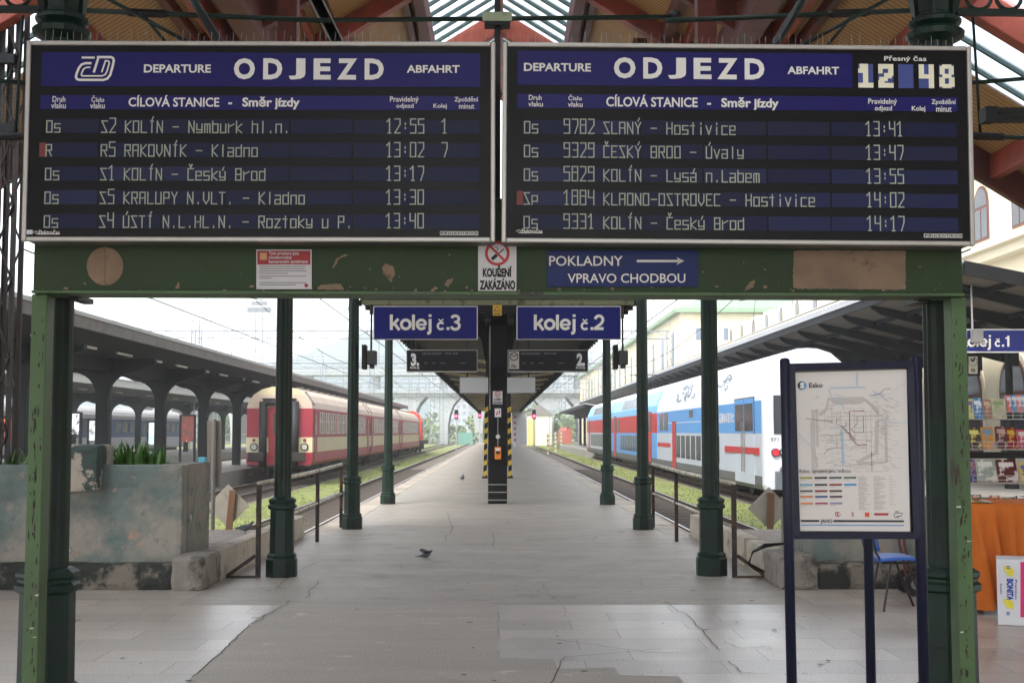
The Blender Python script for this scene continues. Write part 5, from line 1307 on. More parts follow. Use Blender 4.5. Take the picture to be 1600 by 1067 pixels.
for c0, c1, n in ((52.5, 58, 26), (44.5, 48, 10)):
    for k in range(n):
        y = ra.uniform(c0, c1); t = ra.uniform(.05, .9); p = [skin(y, t)]
        for q in range(4): y += ra.uniform(-.5, .5); t = min(1, max(0, t + ra.uniform(-.22, .22))); p.append(skin(y, t))
        g.strip(p, ra.uniform(.03, .09), (-1, 0, .4))
g.build('advert_drawing', mat('advert_grey', C(90, 98, 110), .5), A)
g = MB(); g.box(SX - .005, SX - .001, 44, 63.5, 2.0, 2.03); g.build('white_line', bwhite, A)
g = MB()
for k, chh in enumerate('CityElefant'):
    y = 47.4 - k * .42; g.text(chh, V((SX - .008, y, 1.92)), V((0, -.32, 0)), V((0, 0, .34)), .03)
g.build('lettering', bwhite, A)
g = MB(); g.text('971', V((XB - 1.22, 38.05, 1.32)), V((.24, 0, 0)), V((0, 0, .13)), .02)
g.build('number', mat('number_grey', C(130, 134, 138), .5), A)
# rounded driving end facing the camera
g = MB(); rows = []
for j, (yy, k) in enumerate(((38.41, 1.0), (38.22, .985), (38.12, .95), (38.07, .90))):
    rows.append([V((XB + sx * x * k, yy + (.5 * max(0, (z - 1.6)) / 2.5) ** 2 * (1 if j else 0) * .9, .3 + (z - .3) * (1 - (1 - k) * .7))) for sx, x, z in [(-1, x, z) for x, z in uprof] + [(1, x, z) for x, z in uprof[::-1]]])
n = len(rows[0]); vs_, fs_ = [], []
for rw in rows: vs_ += rw
for j in range(3):
    for i in range(n - 1): fs_.append((j * n + i, j * n + i + 1, (j + 1) * n + i + 1, (j + 1) * n + i))
fs_.append(tuple(3 * n + i for i in range(n)))
g.add(vs_, fs_); g.build('driving_end', bwhite, A, smooth=False)
g = MB(); g.box(XB - 1.12, XB + 1.12, 38.03, 38.06, 1.55, 2.7); g.build('windscreen', bdark, A, bevel=.05)
for sx in (-1, 1):
    for dx, m, nm in ((1.08, mat('tail_lamp_red', C(190, 16, 34), .2, emit=C(220, 10, 30), es=.6), 'tail_lamp'), (.84, lampg, 'head_lamp')):
        g = MB(); g.tube([(XB + sx * dx, 37.99, 1.0), (XB + sx * dx, 38.06, 1.0)], .125, 18); q = g.build(nm, rubber, A)
        g = MB(); g.tube([(XB + sx * dx, 37.98, 1.0), (XB + sx * dx, 37.989, 1.0)], .095, 16); g.build('lens', m, q)
g = MB(); g.box(XB - 1.1, XB + 1.1, 37.7, 38.1, -.1, .45); g.tube([(XB - .88, 37.5, .5), (XB - .88, 38, .5)], .1, 10); g.tube([(XB + .88, 37.5, .5), (XB + .88, 38, .5)], .1, 10); g.build('buffer_beam', mat('front_grey', C(92, 98, 106), .5), A, bevel=.03)
B = unit_car(64.5, 90.0, 'middle red, white and blue double deck car of the right hand train', [3, 3, 0, 1, 2, 2, 4, 4, 4], [bblue, bred, bpale, bskirt, bwhite])
for k in range(9): pane(B, 70 + 1.5 * k, 71.2 + 1.5 * k, .5, 1.4)
udoor(B, 66.3, bred, 1.5); udoor(B, 86.2, bred, 1.5, True, -.05)
for k in range(6): upane(B, 70.5 + 2.2 * k, 72.5 + 2.2 * k)
pane(B, 84.2, 85.6, 1.68, 2.4)
Cc = unit_car(90.6, 115, 'farthest double deck car of the blue train, pale blue above red', [3, 3, 0, 1, 2, 2, 4, 4, 4], [bgrey, bred, bpale, bskirt, bwhite])
for k in range(9): pane(Cc, 95 + 1.7 * k, 96.4 + 1.7 * k, .5, 1.45)
for k in range(5): upane(Cc, 97 + 2.4 * k, 99.2 + 2.4 * k)
udoor(Cc, 92.5, bred, 1.4); udoor(Cc, 111.2, bred, 1.4)
g = MB(); yp = 82
for sx in (-1, 1): g.tube([(XB + sx * .5, yp, 4.2), (XB + sx * .35, yp - 1.4, 4.7), (XB + sx * .55, yp, 5.25)], .03, 6)
g.tube([(XB - .95, yp, 5.2), (XB - .7, yp, 5.28), (XB + .7, yp, 5.28), (XB + .95, yp, 5.2)], .03, 6); g.box(XB - .6, XB + .6, yp - .8, yp + .8, 4.12, 4.22); g.build('pantograph', DARK, B)

# grey blue coaches far left, seen between the canopies
gb = mat('coach_grey_white', C(188, 192, 196), .45, var=.06); gblue = mat('coach_dull_blue', C(62, 92, 134), .4, var=.1); groof = mat('coach_silver_roof', C(172, 170, 168), .5, var=.15)
for y0, lb in ((74.5, 'nearer blue grey coach seen beneath the left canopies'), (99.3, 'farther blue grey coach seen beneath the left canopies')):
    xc = -31.6; r = thing('railway_coach', lb, 'railway coach', (xc, y0, RT), 'blue grey coaches far left')
    mats_end = 0; prof = [(1.33, .20), (1.41, .32), (1.41, 1.2), (1.41, 1.42), (1.41, 2.62), (1.33, 2.9), (1.12, 3.2), (.75, 3.44), (.35, 3.54), (0.01, 3.57)]
    prof_body('body', r, xc, y0, y0 + 24.3, prof, [0, 0, 1, 1, 2, 2, 2, 2, 2], [gb, gblue, groof])
    for k in range(11):
        x = xc + 1.412; y = y0 + 2.0 + 1.9 * k; g = MB(); g.box(x, x + .02, y, y + 1.3, 1.5, 2.5); wn = g.build('window', mat('blue_sash', C(70, 112, 164), .4), r)
        g = MB(); g.box(x + .02, x + .026, y + .08, y + .6, 1.58, 2.42); g.box(x + .02, x + .026, y + .7, y + 1.22, 1.58, 2.42); g.build('pane', tglass, wn)
    bogie(r, xc, y0 + 3.4); bogie(r, xc, y0 + 20.9)
# ------------------------------------------------------------------ station building on the right
cream = mat('cream_render', C(222, 212, 184), .85, var=.06, vs=.5, dirt=[(C(206, 192, 158), .55, .75, .4)])
trim = mat('pale_stone_trim', C(220, 210, 186), .8, var=.05)
wdark = mat('dark_window_glass', C(54, 58, 62), .15, var=.3, vs=.6)
wframe = mat('brown_window_frame', C(104, 62, 48), .6)
slate = mat('slate_blue_roof', C(150, 164, 176), .6, var=.1)
sb = thing('station_building', 'cream station building with arched windows behind the right canopy', 'building', (24, 60, 0))
BX = 18.0
g = MB(); g.box(BX, 30, 26, 104, 0, 8.1); g.build('wall', cream, sb)
g = MB(); g.box(BX - .5, BX, 26, 104, 7.75, 8.1); g.box(BX - .75, BX, 26, 104, 8.1, 8.35); g.box(BX - .08, BX, 26, 104, 0, .7); g.box(BX - .12, BX, 26, 104, 6.9, 7.1); g.build('cornice', trim, sb)
g = MB(); g.box(BX + 2.5, 30, 26, 60, 8.1, 13.2); g.build('upper_storey', cream, sb)
g = MB(); g.box(BX + 1.9, 30.5, 25.5, 60.5, 13.2, 13.6); g.build('upper_cornice', trim, sb)
def arch(x, yc, z0, zs, hw, n=10):
    return [V((x, yc - hw, z0)), V((x, yc + hw, z0))] + [V((x, yc + hw * math.cos(math.pi * i / n), zs + hw * math.sin(math.pi * i / n))) for i in range(n + 1)]
def awin(x, yc, z0, zs, hw):
    g = MB(); g.prism(arch(x - .06, yc, z0, zs, hw + .22), (.058, 0, 0)); s_ = g.build('surround', trim, sb)
    g = MB(); g.prism(arch(x - .10, yc, z0 + .05, zs, hw), (.04, 0, 0)); f = g.build('window', wframe, sb)
    g = MB()
    for s in (-1, 1): g.prism([V((x - .115, yc + s * .06, z0 + .15)), V((x - .115, yc + s * (hw - .12), z0 + .15)), V((x - .115, yc + s * (hw - .12), zs - .2)), V((x - .115, yc + s * .06, zs - .2))], (.012, 0, 0))
    g.prism(arch(x - .115, yc, zs - .08, zs + .02, hw - .14), (.012, 0, 0)); g.build('pane', wdark, f)
for k in range(16): awin(BX, 36.4 + 4.05 * k, .75, 3.1, 1.15)
for k in range(8): awin(BX + 2.5, 29.5 + 4.0 * k, 9.6, 11.2, .8)
for k in range(9):
    y = 62 + 4.4 * k; g = MB(); g.prism([(BX - .1, y, 8.36), (BX - .1, y + 2.4, 8.36), (BX - .1, y + 2.2, 9.7), (BX - .1, y + .2, 9.7)], (2.2, 0, 0)); d = g.build('dormer', trim, sb)
    g = MB(); g.prism(arch(BX - .14, y + 1.2, 8.6, 9.1, .4), (.038, 0, 0)); g.build('window', wdark, d)
g = MB(); g.prism([(BX + .2, 60, 8.11), (29, 60, 8.11), (29, 60, 10.6), (BX + 2.6, 60, 10.4)], (0, 44, 0)); g.build('roof', slate, sb)
# long wing farther off
wg = thing('office_wing', 'long pale building with a green eaves line beyond the right canopy', 'building', (24, 110, 0))
g = MB(); g.box(15.2, 40, 107, 240, GZ, 11.6); g.build('wall', cream, wg)
g = MB(); g.box(14.7, 40.5, 106.4, 241, 11.6, 11.95); g.build('eaves', mat('green_eaves', C(132, 158, 128), .6), wg)
g = MB(); g.prism([(14.9, 106.6, 11.95), (40, 106.6, 11.95), (36, 106.6, 15), (22, 106.6, 15)], (0, 134, 0)); g.build('roof', mat('pale_green_roof', C(150, 172, 150), .6), wg)
for row in (9.2, 6.0):
    for k in range(10):
        x = 17 + 2.35 * k; g = MB(); g.box(x - .65, x + .65, 106.94, 106.995, row, row + 1.25); f = g.build('window', trim, wg); g = MB(); g.box(x - .5, x + .5, 106.92, 106.939, row + .1, row + 1.12); g.build('pane', mat('blue_grey_glass', C(110, 124, 140), .2), f)
for k in range(18):
    y = 110 + 7 * k; g = MB(); g.box(15.13, 15.195, y, y + 2.2, 5.2, 10.4); f = g.build('window', trim, wg); g = MB(); g.box(15.1, 15.129, y + .25, y + 1.95, 5.4, 10.2); g.build('pane', mat('blue_grey_glass', C(110, 124, 140), .2), f)
# track 1 sign, clock and lamp bracket under the right canopy
Y1 = 32.6
c = at(1560, 550, Y1); r = thing('track_sign', 'blue sign reading kolej č.1 hung under the right canopy', 'sign', (c.x, Y1, c.z), 'blue track signs')
g = MB(); g.prect(1503, 514, 1690, 551, Y1, .05); g.build('edge_frame', mat('sign_edge_white', C(196, 194, 188)), r)
g = MB(); g.prect(1511, 516, 1688, 549, Y1 - .004, .003); p_ = g.build('panel', signblue, r)
g = MB(); kolej(g, 1500, 541.5, .74, '1', Y1 - .008); g.build('lettering', WHITE, p_)
g = MB(); a, b = at(1515, 446, Y1), at(1519, 532, Y1); g.box(a.x, b.x, Y1 - .1, Y1 - .05, b.z, a.z); g.build('hanger', STEEL, r)
a, b = at(1516, 536, Y1 - .06), at(1531, 516, Y1 - .06); g = MB(); g.box(a.x, b.x, Y1 - .32, Y1 - .06, a.z, b.z); g.build('floodlight', GREY, r, bevel=.02)
Yc = 38.0; c = at(1522, 588, Yc); r = thing('station_clock', 'square faced station clock hanging under the right canopy', 'clock', (c.x, Yc, c.z))
g = MB(); a, b = at(1512, 587, Yc), at(1531, 555, Yc); g.box(a.x, b.x, Yc, Yc + .25, a.z, b.z); g.build('case', canm, r)
g = MB(); g.prect(1513.5, 557, 1527.5, 584, Yc - .004, .003); f = g.build('face', mat('clock_face', C(214, 208, 190), .5), r)
g = MB(); g.strip([at(1520.5, 565, Yc - .008), at(1517, 561, Yc - .008)], .05, (0, -1, 0)); g.strip([at(1520.5, 565, Yc - .008), at(1523, 559, Yc - .008)], .05, (0, -1, 0))
for t in [2 * math.pi * i / 12 for i in range(12)]: g.strip([at(1520.5 + 5.5 * math.cos(t), 565 + 6 * math.sin(t), Yc - .008), at(1520.5 + 6.6 * math.cos(t), 565 + 7.2 * math.sin(t), Yc - .008)], .03, (0, -1, 0))
g.ptext('ČD', 1517, 575, 1524, 581, Yc - .008, .06); g.build('hands_and_marks', ink, f)
g = MB(); c = at(1521, 555, Yc); g.tube([(c.x, Yc + .12, c.z), (c.x, Yc + .12, 5.2)], .03, 6); g.build('hanger', DARK, r)

# ------------------------------------------------------------------ book stall on the right
TY = 11.45
orange = mat('orange_cloth', C(190, 98, 24), .9, var=.12, vs=2, bump=.2, bscale=300)
xl, xr = at(1520, 900, TY).x, at(1690, 900, TY).x; tz = at(1560, 787, TY).z
tb = thing('stall_table', 'book stall table under an orange cloth', 'table', ((xl + xr) / 2, TY + .45, 0))
g = MB(); g.box(xl + .04, xr - .04, TY + .05, TY + .85, tz - .04, tz - .006); g.build('table_top', woodm, tb)
for x in (xl + .1, xr - .15):
    for y in (TY + .15, TY + .75): g = MB(); g.box(x, x + .05, y, y + .05, 0, tz - .041); g.build('leg', woodm, tb)
# cloth with hanging folds, lies on the table
g = MB(); per = []
for k in range(14): per.append(V((xl, TY + .9 - .9 * k / 14, 0)))
for k in range(40): per.append(V((xl + (xr - xl) * k / 40, TY, 0)))
for k in range(15): per.append(V((xr, TY + .9 * k / 14, 0)))
n = len(per); vs_, fs_ = [], []
for j in range(9):
    t = j / 8
    for i, p in enumerate(per):
        nrm = V((-1, 0, 0)) if i < 13 else (V((0, -1, 0)) if 14 <= i < 53 else (V((1, 0, 0)) if i > 54 else V((-.7, -.7, 0))))
        am = (.07 * math.sin(i * .95) + .05 * math.sin(i * .41 + 1 + t * 1.2)) * t ** .7 + .07 * t
        vs_.append(p + nrm * am + V((.10 * t if 14 <= i < 24 else 0, 0, tz - t * (tz - .06 - .02 * math.sin(i * .8)))))
for j in range(8):
    for i in range(n - 1): fs_.append((j * n + i, (j + 1) * n + i, (j + 1) * n + i + 1, j * n + i + 1))
fs_.append(tuple(range(n)))
g.add(vs_, fs_); tag(g.build('tablecloth', orange, smooth=True), 'long orange cloth draped over the book stall table', 'tablecloth')
# wire rack with books
RY = 12.45
wire = mat('wire_rack_white', C(190, 188, 182), .4, metal=.3)
rk = thing('book_rack', 'white wire rack behind the orange table', 'rack', (at(1560, 700, RY).x, RY, 0))
x0, x1 = at(1507, 700, RY).x, at(1680, 700, RY).x
SH = [(655, 636), (702, 685), (754, 738), (800, 788)]
for yb, yf in SH:
    z = at(1560, yb, RY).z; zf = z + .07; g = MB()
    for yy in (RY - .2, RY - .1, RY, RY + .1): g.tube([(x0, yy, z), (x1, yy, z)], .0035, 5)
    for zz in (z + .035, z + .075): g.tube([(x0, RY - .21, zz), (x1, RY - .21, zz)], .003, 5)
    k = x0
    while k < x1: g.tube([(k, RY - .205, z + .075), (k, RY - .2, z), (k, RY + .1, z)], .0025, 4); k += .08
    g.build('shelf', wire, rk)
g = MB()
for x in (x0, x1): g.box(x - .012, x + .012, RY + .11, RY + .135, 0, at(1560, 612, RY).z + .1)
g.build('upright', wire, rk)
g = MB(); a, b = at(1510, 716, RY + .14), at(1680, 706, RY + .14); g.box(a.x, b.x, RY + .14, RY + .16, a.z, b.z); g.build('back_rail', DARK, rk)
def book(px0, px1, yt, yb, c, lb, c2, tilt=.1, th=.03, name='book', lean=0.0):
    a, b = at(px0, yb, RY - .12), at(px1, yt, RY - .12); w_, h = b.x - a.x, b.z - a.z
    r = thing(name, lb, 'book', (a.x, RY - .16, a.z), 'books on the wire rack', (R(-14), R(lean), R(rnd.uniform(-8, 8))))
    cm = mat('cover_%d_%d_%d' % c, C(*c), .35, var=.3, vs=18.0, dirt=[(C(*c2), .52, .56, 9.0)])
    M_ = wm(r)
    def bx(nm, x0, x1, y0, y1, z0, z1, m):
        g = MB(); g.box(x0, x1, y0, y1, z0, z1); g.v = [M_ @ v for v in g.v]; return g.build(nm, m, r)
    bx('cover', 0, w_, 0, .004, 0, h, cm); bx('pages', .004, w_ - .004, .0045, th, .004, h - .004, paper); bx('back_cover', 0, w_, th + .0005, th + .004, 0, h, cm)
    bx('title_panel', w_ * .12, w_ * .85, -.002, -.0005, h * .68, h * .88, mat('cover_%d_%d_%d' % c2, C(*c2), .4))
    return r
def bk(*a): return book(*a)
BK = [(1511, 1519, 622, 654, (196, 196, 120), 'thin yellow green booklet at the left of the top rack shelf', (120, 90, 150)), (1521, 1534, 621, 654, (70, 130, 180), 'sky blue paperback second on the top rack shelf', (220, 226, 230)),
      (1536, 1547, 623, 654, (160, 116, 96), 'brownish paperback in the middle of the top rack shelf', (206, 180, 150)), (1549, 1570, 622, 654, (190, 184, 150), 'wide pale green book with a white cover on the top rack shelf', (140, 156, 110)),
      (1513, 1532, 667, 700, (74, 60, 46), 'dark book with yellow and white flowers on the second rack shelf', (210, 200, 110)), (1534, 1553, 666, 700, (206, 140, 60), 'orange edged cookery book on the second rack shelf', (110, 150, 170)),
      (1555, 1571, 665, 699, (84, 34, 34), 'dark maroon book on the second rack shelf', (180, 150, 130)), (1573, 1588, 667, 700, (140, 24, 40), 'crimson book with a yellow label on the second rack shelf', (206, 170, 60)), (1590, 1604, 670, 700, (190, 60, 90), 'pink red book at the right of the second rack shelf', (210, 200, 190)),
      (1512, 1523, 716, 752, (46, 60, 120), 'navy book at the left of the third rack shelf', (160, 110, 120)), (1525, 1556, 716, 752, (150, 160, 150), 'wide pale grey green picture book on the third rack shelf', (210, 210, 200)), (1558, 1590, 717, 752, (80, 30, 28), 'maroon book with a white picture on the third rack shelf', (214, 208, 204)), (1592, 1606, 722, 752, (200, 170, 70), 'yellow and blue book at the right of the third rack shelf', (70, 90, 150)),
      (1517, 1532, 772, 786, (110, 70, 56), 'small brown booklet on the lowest rack shelf', (190, 180, 170)), (1546, 1560, 773, 786, (150, 66, 56), 'small red booklet on the lowest rack shelf', (200, 180, 150)), (1562, 1576, 776, 787, (190, 170, 140), 'small beige booklet on the lowest rack shelf', (120, 110, 90)), (1586, 1606, 774, 787, (40, 40, 40), 'black and white patterned booklet on the lowest rack shelf', (220, 220, 220))]
for b_ in BK: bk(*b_)
for k, (px, c) in enumerate(((1573, (200, 110, 110)), (1580, (96, 150, 190)), (1587, (206, 130, 120)), (1594, (110, 160, 200)))):
    book(px, px + 8, 616, 644, c, ['pink paperback first in the upright row at the right of the top shelf', 'blue paperback beside the pink one in the upright row on the top shelf', 'salmon paperback third in the upright row on the top shelf', 'pale blue paperback last in the upright row on the top shelf'][k], (220, 220, 220))
for px0, px1, py, c, lb in ((1516, 1536, 781, (214, 200, 120), 'yellowish leaflet lying on the orange table'), (1530, 1552, 782, (210, 208, 204), 'white leaflet lying on the orange table'), (1548, 1566, 784, (84, 90, 110), 'dark printed leaflet lying on the orange table')):
    a, b = gr(px0, py + 5, tz), gr(px1, py + 5, tz); z = tz + .004 + .003 * (px0 % 7)
    g = MB(); g.prism([V((a.x, TY + .05, z)), V((b.x, TY + .02, z)), V((b.x + .03, TY + .32, z)), V((a.x + .04, TY + .35, z))], (0, 0, .003)); tag(g.build('leaflet', mat('leaflet_%d' % px0, C(*c), .5, var=.2, vs=12)), lb, 'leaflet', 'leaflets on the stall table')
# fruit carton in front of the table
KY = 10.75; a, b = at(1559, 965, KY), at(1650, 873, KY)
ck = thing('fruit_carton', 'white fruit carton with yellow bananas and blue letters standing by the orange cloth', 'carton', (a.x, KY, 0), None)
card = mat('white_carton', C(204, 204, 208), .6, var=.05); magenta = mat('magenta_print', C(206, 24, 104), .5); bblu = mat('carton_blue', C(30, 60, 150), .5); ban = mat('banana_yellow', C(214, 200, 50), .5)
g = MB(); g.box(a.x, b.x, KY, KY + .36, 0.002, b.z); g.build('carton_body', card, ck, bevel=.008)
g = MB(); g.prect(1592, 876, 1645, 962, KY - .003, .002); g.build('magenta_panel', magenta, ck)
g = MB()
for cy in (893, 944):
    for k in range(5):
        g.strip([at(1567 + 1.4 * k, cy - 6 + k * 2.2, KY - .004 - .0004 * k), at(1573 + 1.2 * k, cy - 9 + k * 3.2, KY - .004 - .0004 * k), at(1582, cy - 3 + 2 * k, KY - .004 - .0004 * k)], .016, (0, -1, 0))
g.build('banana_print', ban, ck)
g = MB()
L = at(1572, 938, KY - .004)
def vtext(g, t, x0, x1, y0, y1, bold):  # letters reading downwards
    L = at(x0, y0, KY - .004); g.text(t, L, at(x0, y1, KY - .004) - L, at(x1, y0, KY - .004) - L, bold)
vtext(g, 'BONITA', 1572, 1582, 903, 937, .06); vtext(g, 'Premium', 1584, 1587.5, 904, 935, .02); vtext(g, 'Ecuador', 1563, 1565.5, 911, 928, .02)
for y in (883, 955): g.prect(1572, y, 1577, y + 1.5, KY - .006, .002); g.prect(1572, y + 3, 1577, y + 4.5, KY - .006, .002)
g.build('lettering', bblu, ck)
ck.rotation_euler.z = R(-21)
# blue chair
cb = mat('chair_blue', C(44, 92, 176), .5, var=.1, vs=5); blk = mat('black_tube', C(24, 24, 26), .4)
zc = .455; s0 = at(1366, 868, 11.75); s1 = at(1438, 868, 11.75)
ch = thing('chair', 'blue seated chair on thin black legs behind the map stand', 'chair', ((s0.x + s1.x) / 2, 11.8, 0))
g = MB(); vs_, fs_ = [], []
for i in range(9):
    t = i / 8
    for j in range(7):
        u = j / 6 - .5; vs_.append((s0.x + (s1.x - s0.x) * t, 11.76 + u * .42 * (1 - .12 * abs(t - .5)), zc + .018 * math.sin(t * 3.1) - .03 * max(0, t - .75) * 4 * .5 + .012 * (2 * u) ** 2))
for i in range(8):
    for j in range(6): fs_.append((i * 7 + j, (i + 1) * 7 + j, (i + 1) * 7 + j + 1, i * 7 + j + 1))
g.add(vs_, fs_); st = g.build('seat', cb, ch, smooth=True); md = st.modifiers.new('thick', 'SOLIDIFY'); md.thickness = .03
g = MB(); vs_, fs_ = [], []
for i in range(7):
    t = i / 6
    for j in range(7):
        u = j / 6 - .5; vs_.append((s0.x - .02 - .07 * t - .05 * (1 - (2 * u) ** 2), 11.76 + u * .40 * (1 - .1 * t), zc + .08 + .30 * t))
for i in range(6):
    for j in range(6): fs_.append((i * 7 + j, (i + 1) * 7 + j, (i + 1) * 7 + j + 1, i * 7 + j + 1))
g.add(vs_, fs_); st = g.build('backrest', cb, ch, smooth=True); md = st.modifiers.new('thick', 'SOLIDIFY'); md.thickness = .025
for yy in (11.58, 11.94):
    o = -.25 if yy < 11.7 else 0.0
    g = MB(); g.tube([(s0.x + .10, yy, zc - .02), (s0.x + .02, yy + (.05 if yy > 11.7 else -.02), .0)], .011, 8); g.build('leg', blk, ch)
    g = MB(); g.tube([(s0.x + .24, yy, zc - .02), (s1.x - .02, yy - .03, .0)], .011, 8); g.build('leg', blk, ch)
g = MB()
for yy in (11.58, 11.94): g.tube([(s1.x - .05, yy, zc - .025), (s0.x + .02, yy, zc - .025), (s0.x - .03, yy, zc + .06), (s0.x - .09, yy, zc + .34)], .011, 8)
g.tube([(s0.x + .1, 11.58, zc - .027), (s0.x + .1, 11.94, zc - .027)], .01, 8); g.build('frame', blk, ch)
# small hand truck behind the chair
p = at(1427, 908, 12.7)
ht = thing('hand_truck', 'small rusty hand truck with black wheels behind the blue chair', 'hand truck', (p.x, 12.75, 0))
for yy in (12.62, 12.9):
    g = MB(); g.tube([(p.x, yy, .115), (p.x, yy + .05, .115)], .115, 20); wl = g.build('wheel', rubber, ht); g = MB(); g.tube([(p.x, yy - .004, .115), (p.x, yy + .054, .115)], .05, 12); g.build('hub', GREY, wl)
g = MB(); br_ = mat('rusty_brown', C(96, 52, 40), .6)
for yy in (12.7, 12.86): g.tube([(p.x, yy, .115), (p.x - .08, yy, .5), (p.x - .1, yy, 1.05)], .016, 8)
for z in (.3, .6, .9): g.tube([(p.x - .06, 12.7, z), (p.x - .06, 12.86, z)], .012, 6)
g.box(p.x - .02, p.x + .2, 12.66, 12.9, .05, .065); g.build('frame', br_, ht)

# ------------------------------------------------------------------ pigeons
pg = mat('pigeon_grey', C(92, 96, 106), .7, var=.25, vs=14); pgd = mat('pigeon_dark', C(48, 50, 58), .7)
def pigeon(lb, p, ang, fly=False, k=1.0):
    r = thing('pigeon', lb, 'pigeon', p, 'pigeons on the platform', (0, 0, ang))
    M_ = wm(r)
    def put(g, nm, m, sm=True):
        g.v = [M_ @ (v * k) for v in g.v]; return g.build(nm, m, r, smooth=sm)
    zb = .12 if not fly else .02
    g = MB(); st = [(-.20, .012, .10), (-.13, .028, .105), (-.07, .05, .115), (0, .066, .12), (.06, .06, .135), (.10, .042, .165), (.125, .028, .20), (.145, .030, .222), (.165, .024, .226), (.178, .008, .222)]
    g.tube([(x, 0, z - .12 + zb) for x, rr, z in st], [rr for x, rr, z in st], 12); put(g, 'body', pg)
    g = MB(); g.tube([(.175, 0, .10 + zb), (.20, 0, .094 + zb)], [.008, .002], 6); put(g, 'beak', pgd)
    g = MB()
    for s in (-1, 1): g.ell((.157, s * .021, .107 + zb), .005, 6, 4)
    put(g, 'eye', mat('pigeon_eye', C(170, 70, 30), .3))
    for s in (-1, 1):
        g = MB()
        if fly: g.prism([(.08, s * .04, zb + .05), (-.04, s * .05, zb + .04), (-.10, s * .20, zb + .10), (-.06, s * .33, zb + .13), (.02, s * .30, zb + .13), (.10, s * .16, zb + .10)], (0, 0, .008))
        else:
            g.prism([(.07, s * .055, zb + .02), (.02, s * .068, zb - .03), (-.10, s * .05, zb - .03), (-.21, s * .012, zb - .005), (-.08, s * .045, zb + .035), (.02, s * .055, zb + .045)], (0, s * .008, 0))
        put(g, 'wing', pgd if fly else pg, False)
        if not fly:
            g = MB(); g.tube([(.01, s * .03, zb - .05), (.0, s * .03, .005)], .005, 6)
            for a in (-.5, 0, .5): g.tube([(0, s * .03, .005), (.035 * math.cos(a), s * .03 + .035 * math.sin(a), .003)], .003, 5)
            put(g, 'leg', mat('pigeon_pink', C(150, 70, 70), .6))
    g = MB(); g.prism([(-.17, -.02, zb - .015), (-.17, .02, zb - .015), (-.27, .035, zb - .03), (-.27, -.035, zb - .03)], (0, 0, .008)); put(g, 'tail', pgd, False)
    return r
p = at(383, 830, 16.6); pigeon('grey pigeon standing on the kerb beside the left planter', (p.x, 16.6, .30), R(-10), False, .66)
p = gr(722, 752); pigeon('small dark pigeon standing far along the platform', (p.x, p.y, 0), R(-75))
p = gr(665, 872); pigeon('dark pigeon skimming low over the middle of the platform', (p.x, p.y, .03), R(20), True, .5)

# ------------------------------------------------------------------ posters and odds and ends under the left canopies
def pboard(px0, px1, y0, y1, Y, c, c2, lb, zfoot=0.0):
    a, b = at(px0, y1, Y), at(px1, y0, Y); r = thing('poster_board', lb, 'poster board', ((a.x + b.x) / 2, Y, zfoot), 'poster boards under the left canopies')
    g = MB(); g.box(a.x, b.x, Y, Y + .08, a.z, b.z); g.build('poster', mat('poster_%d' % px0, C(*c), .5, var=.3, vs=2.0, dirt=[(C(*c2), .52, .56, 2.2), (C(226, 190, 120), .6, .63, 3.0)]), r)
    g = MB()
    for x in (a.x - .05, b.x + .05): g.box(x - .05, x + .05, Y - .01, Y + .09, zfoot, b.z + .06)
    g.box(a.x, b.x, Y - .01, Y + .09, b.z + .001, b.z + .08); g.build('frame', canm, r)
pboard(283, 303, 650, 690, 62, (104, 38, 32), (60, 46, 42), 'red brown poster board under the left canopy near the grey sign')
pboard(-8, 21, 654, 690, 44, (176, 70, 36), (60, 50, 50), 'orange red poster board at the far left edge')
pboard(232, 242, 660, 694, 66, (176, 214, 222), (226, 230, 230), 'pale cyan poster board between two canopy columns')
pboard(139, 151, 657, 688, 60, (190, 194, 200), (120, 124, 130), 'pale timetable board behind the left planter')
pboard(112, 124, 646, 678, 50, (206, 206, 210), (70, 70, 80), 'white poster board just right of the left gantry column')
p = gr(121, 695, 0.0); g = MB(); g.lathe(p.x, 60, [(.28, 0), (.32, .8), (.24, .95), (.05, 1.05)], 10); tag(g.build('waste_sack', mat('sack_yellow', C(206, 170, 40), .5), smooth=True), 'yellow waste sack standing on the left platform', 'sack')
# ------------------------------------------------------------------ signals
redl = mat('signal_red', C(255, 20, 40), .3, emit=(1, .02, .06, 1), es=6.0)
for px, py, Y, lb in ((713, 650, 150, 'railway signal at red left of the central canopy, highest of the two'), (749.5, 649, 176, 'railway signal at red beside the left eave of the central canopy'), (834.5, 650, 150, 'railway signal at red right of the central canopy')):
    c = at(px, py, Y); r = thing('railway_signal', lb, 'signal', (c.x, Y, GZ), 'red railway signals')
    g = MB(); g.box(c.x - .22, c.x + .22, Y, Y + .3, c.z - .35, c.z + .75); g.build('head', canm, r)
    g = MB(); g.tube([(c.x, Y - .05, c.z), (c.x, Y - .005, c.z)], .16, 14); g.build('lamp', redl, r)
    g = MB(); g.tube([(c.x, Y + .15, GZ), (c.x, Y + .15, c.z - .35)], .06, 8); g.build('mast', mat('pale_mast', C(170, 174, 176), .5), r)
Y = 140; c = at(804.5, 690, Y); r = thing('track_marker', 'red and white banded marker post at the end of the platform', 'marker post', (c.x, Y, 0))
g = MB(); g.tube([(c.x, Y, 0), (c.x, Y, 3.4)], .1, 8); g.build('post', paper, r)
g = MB()
for k in range(5): g.tube([(c.x, Y, .6 + k * .62), (c.x, Y, .9 + k * .62)], .108, 8)
g.build('red_band', mat('sign_red', C(178, 34, 40)), r)
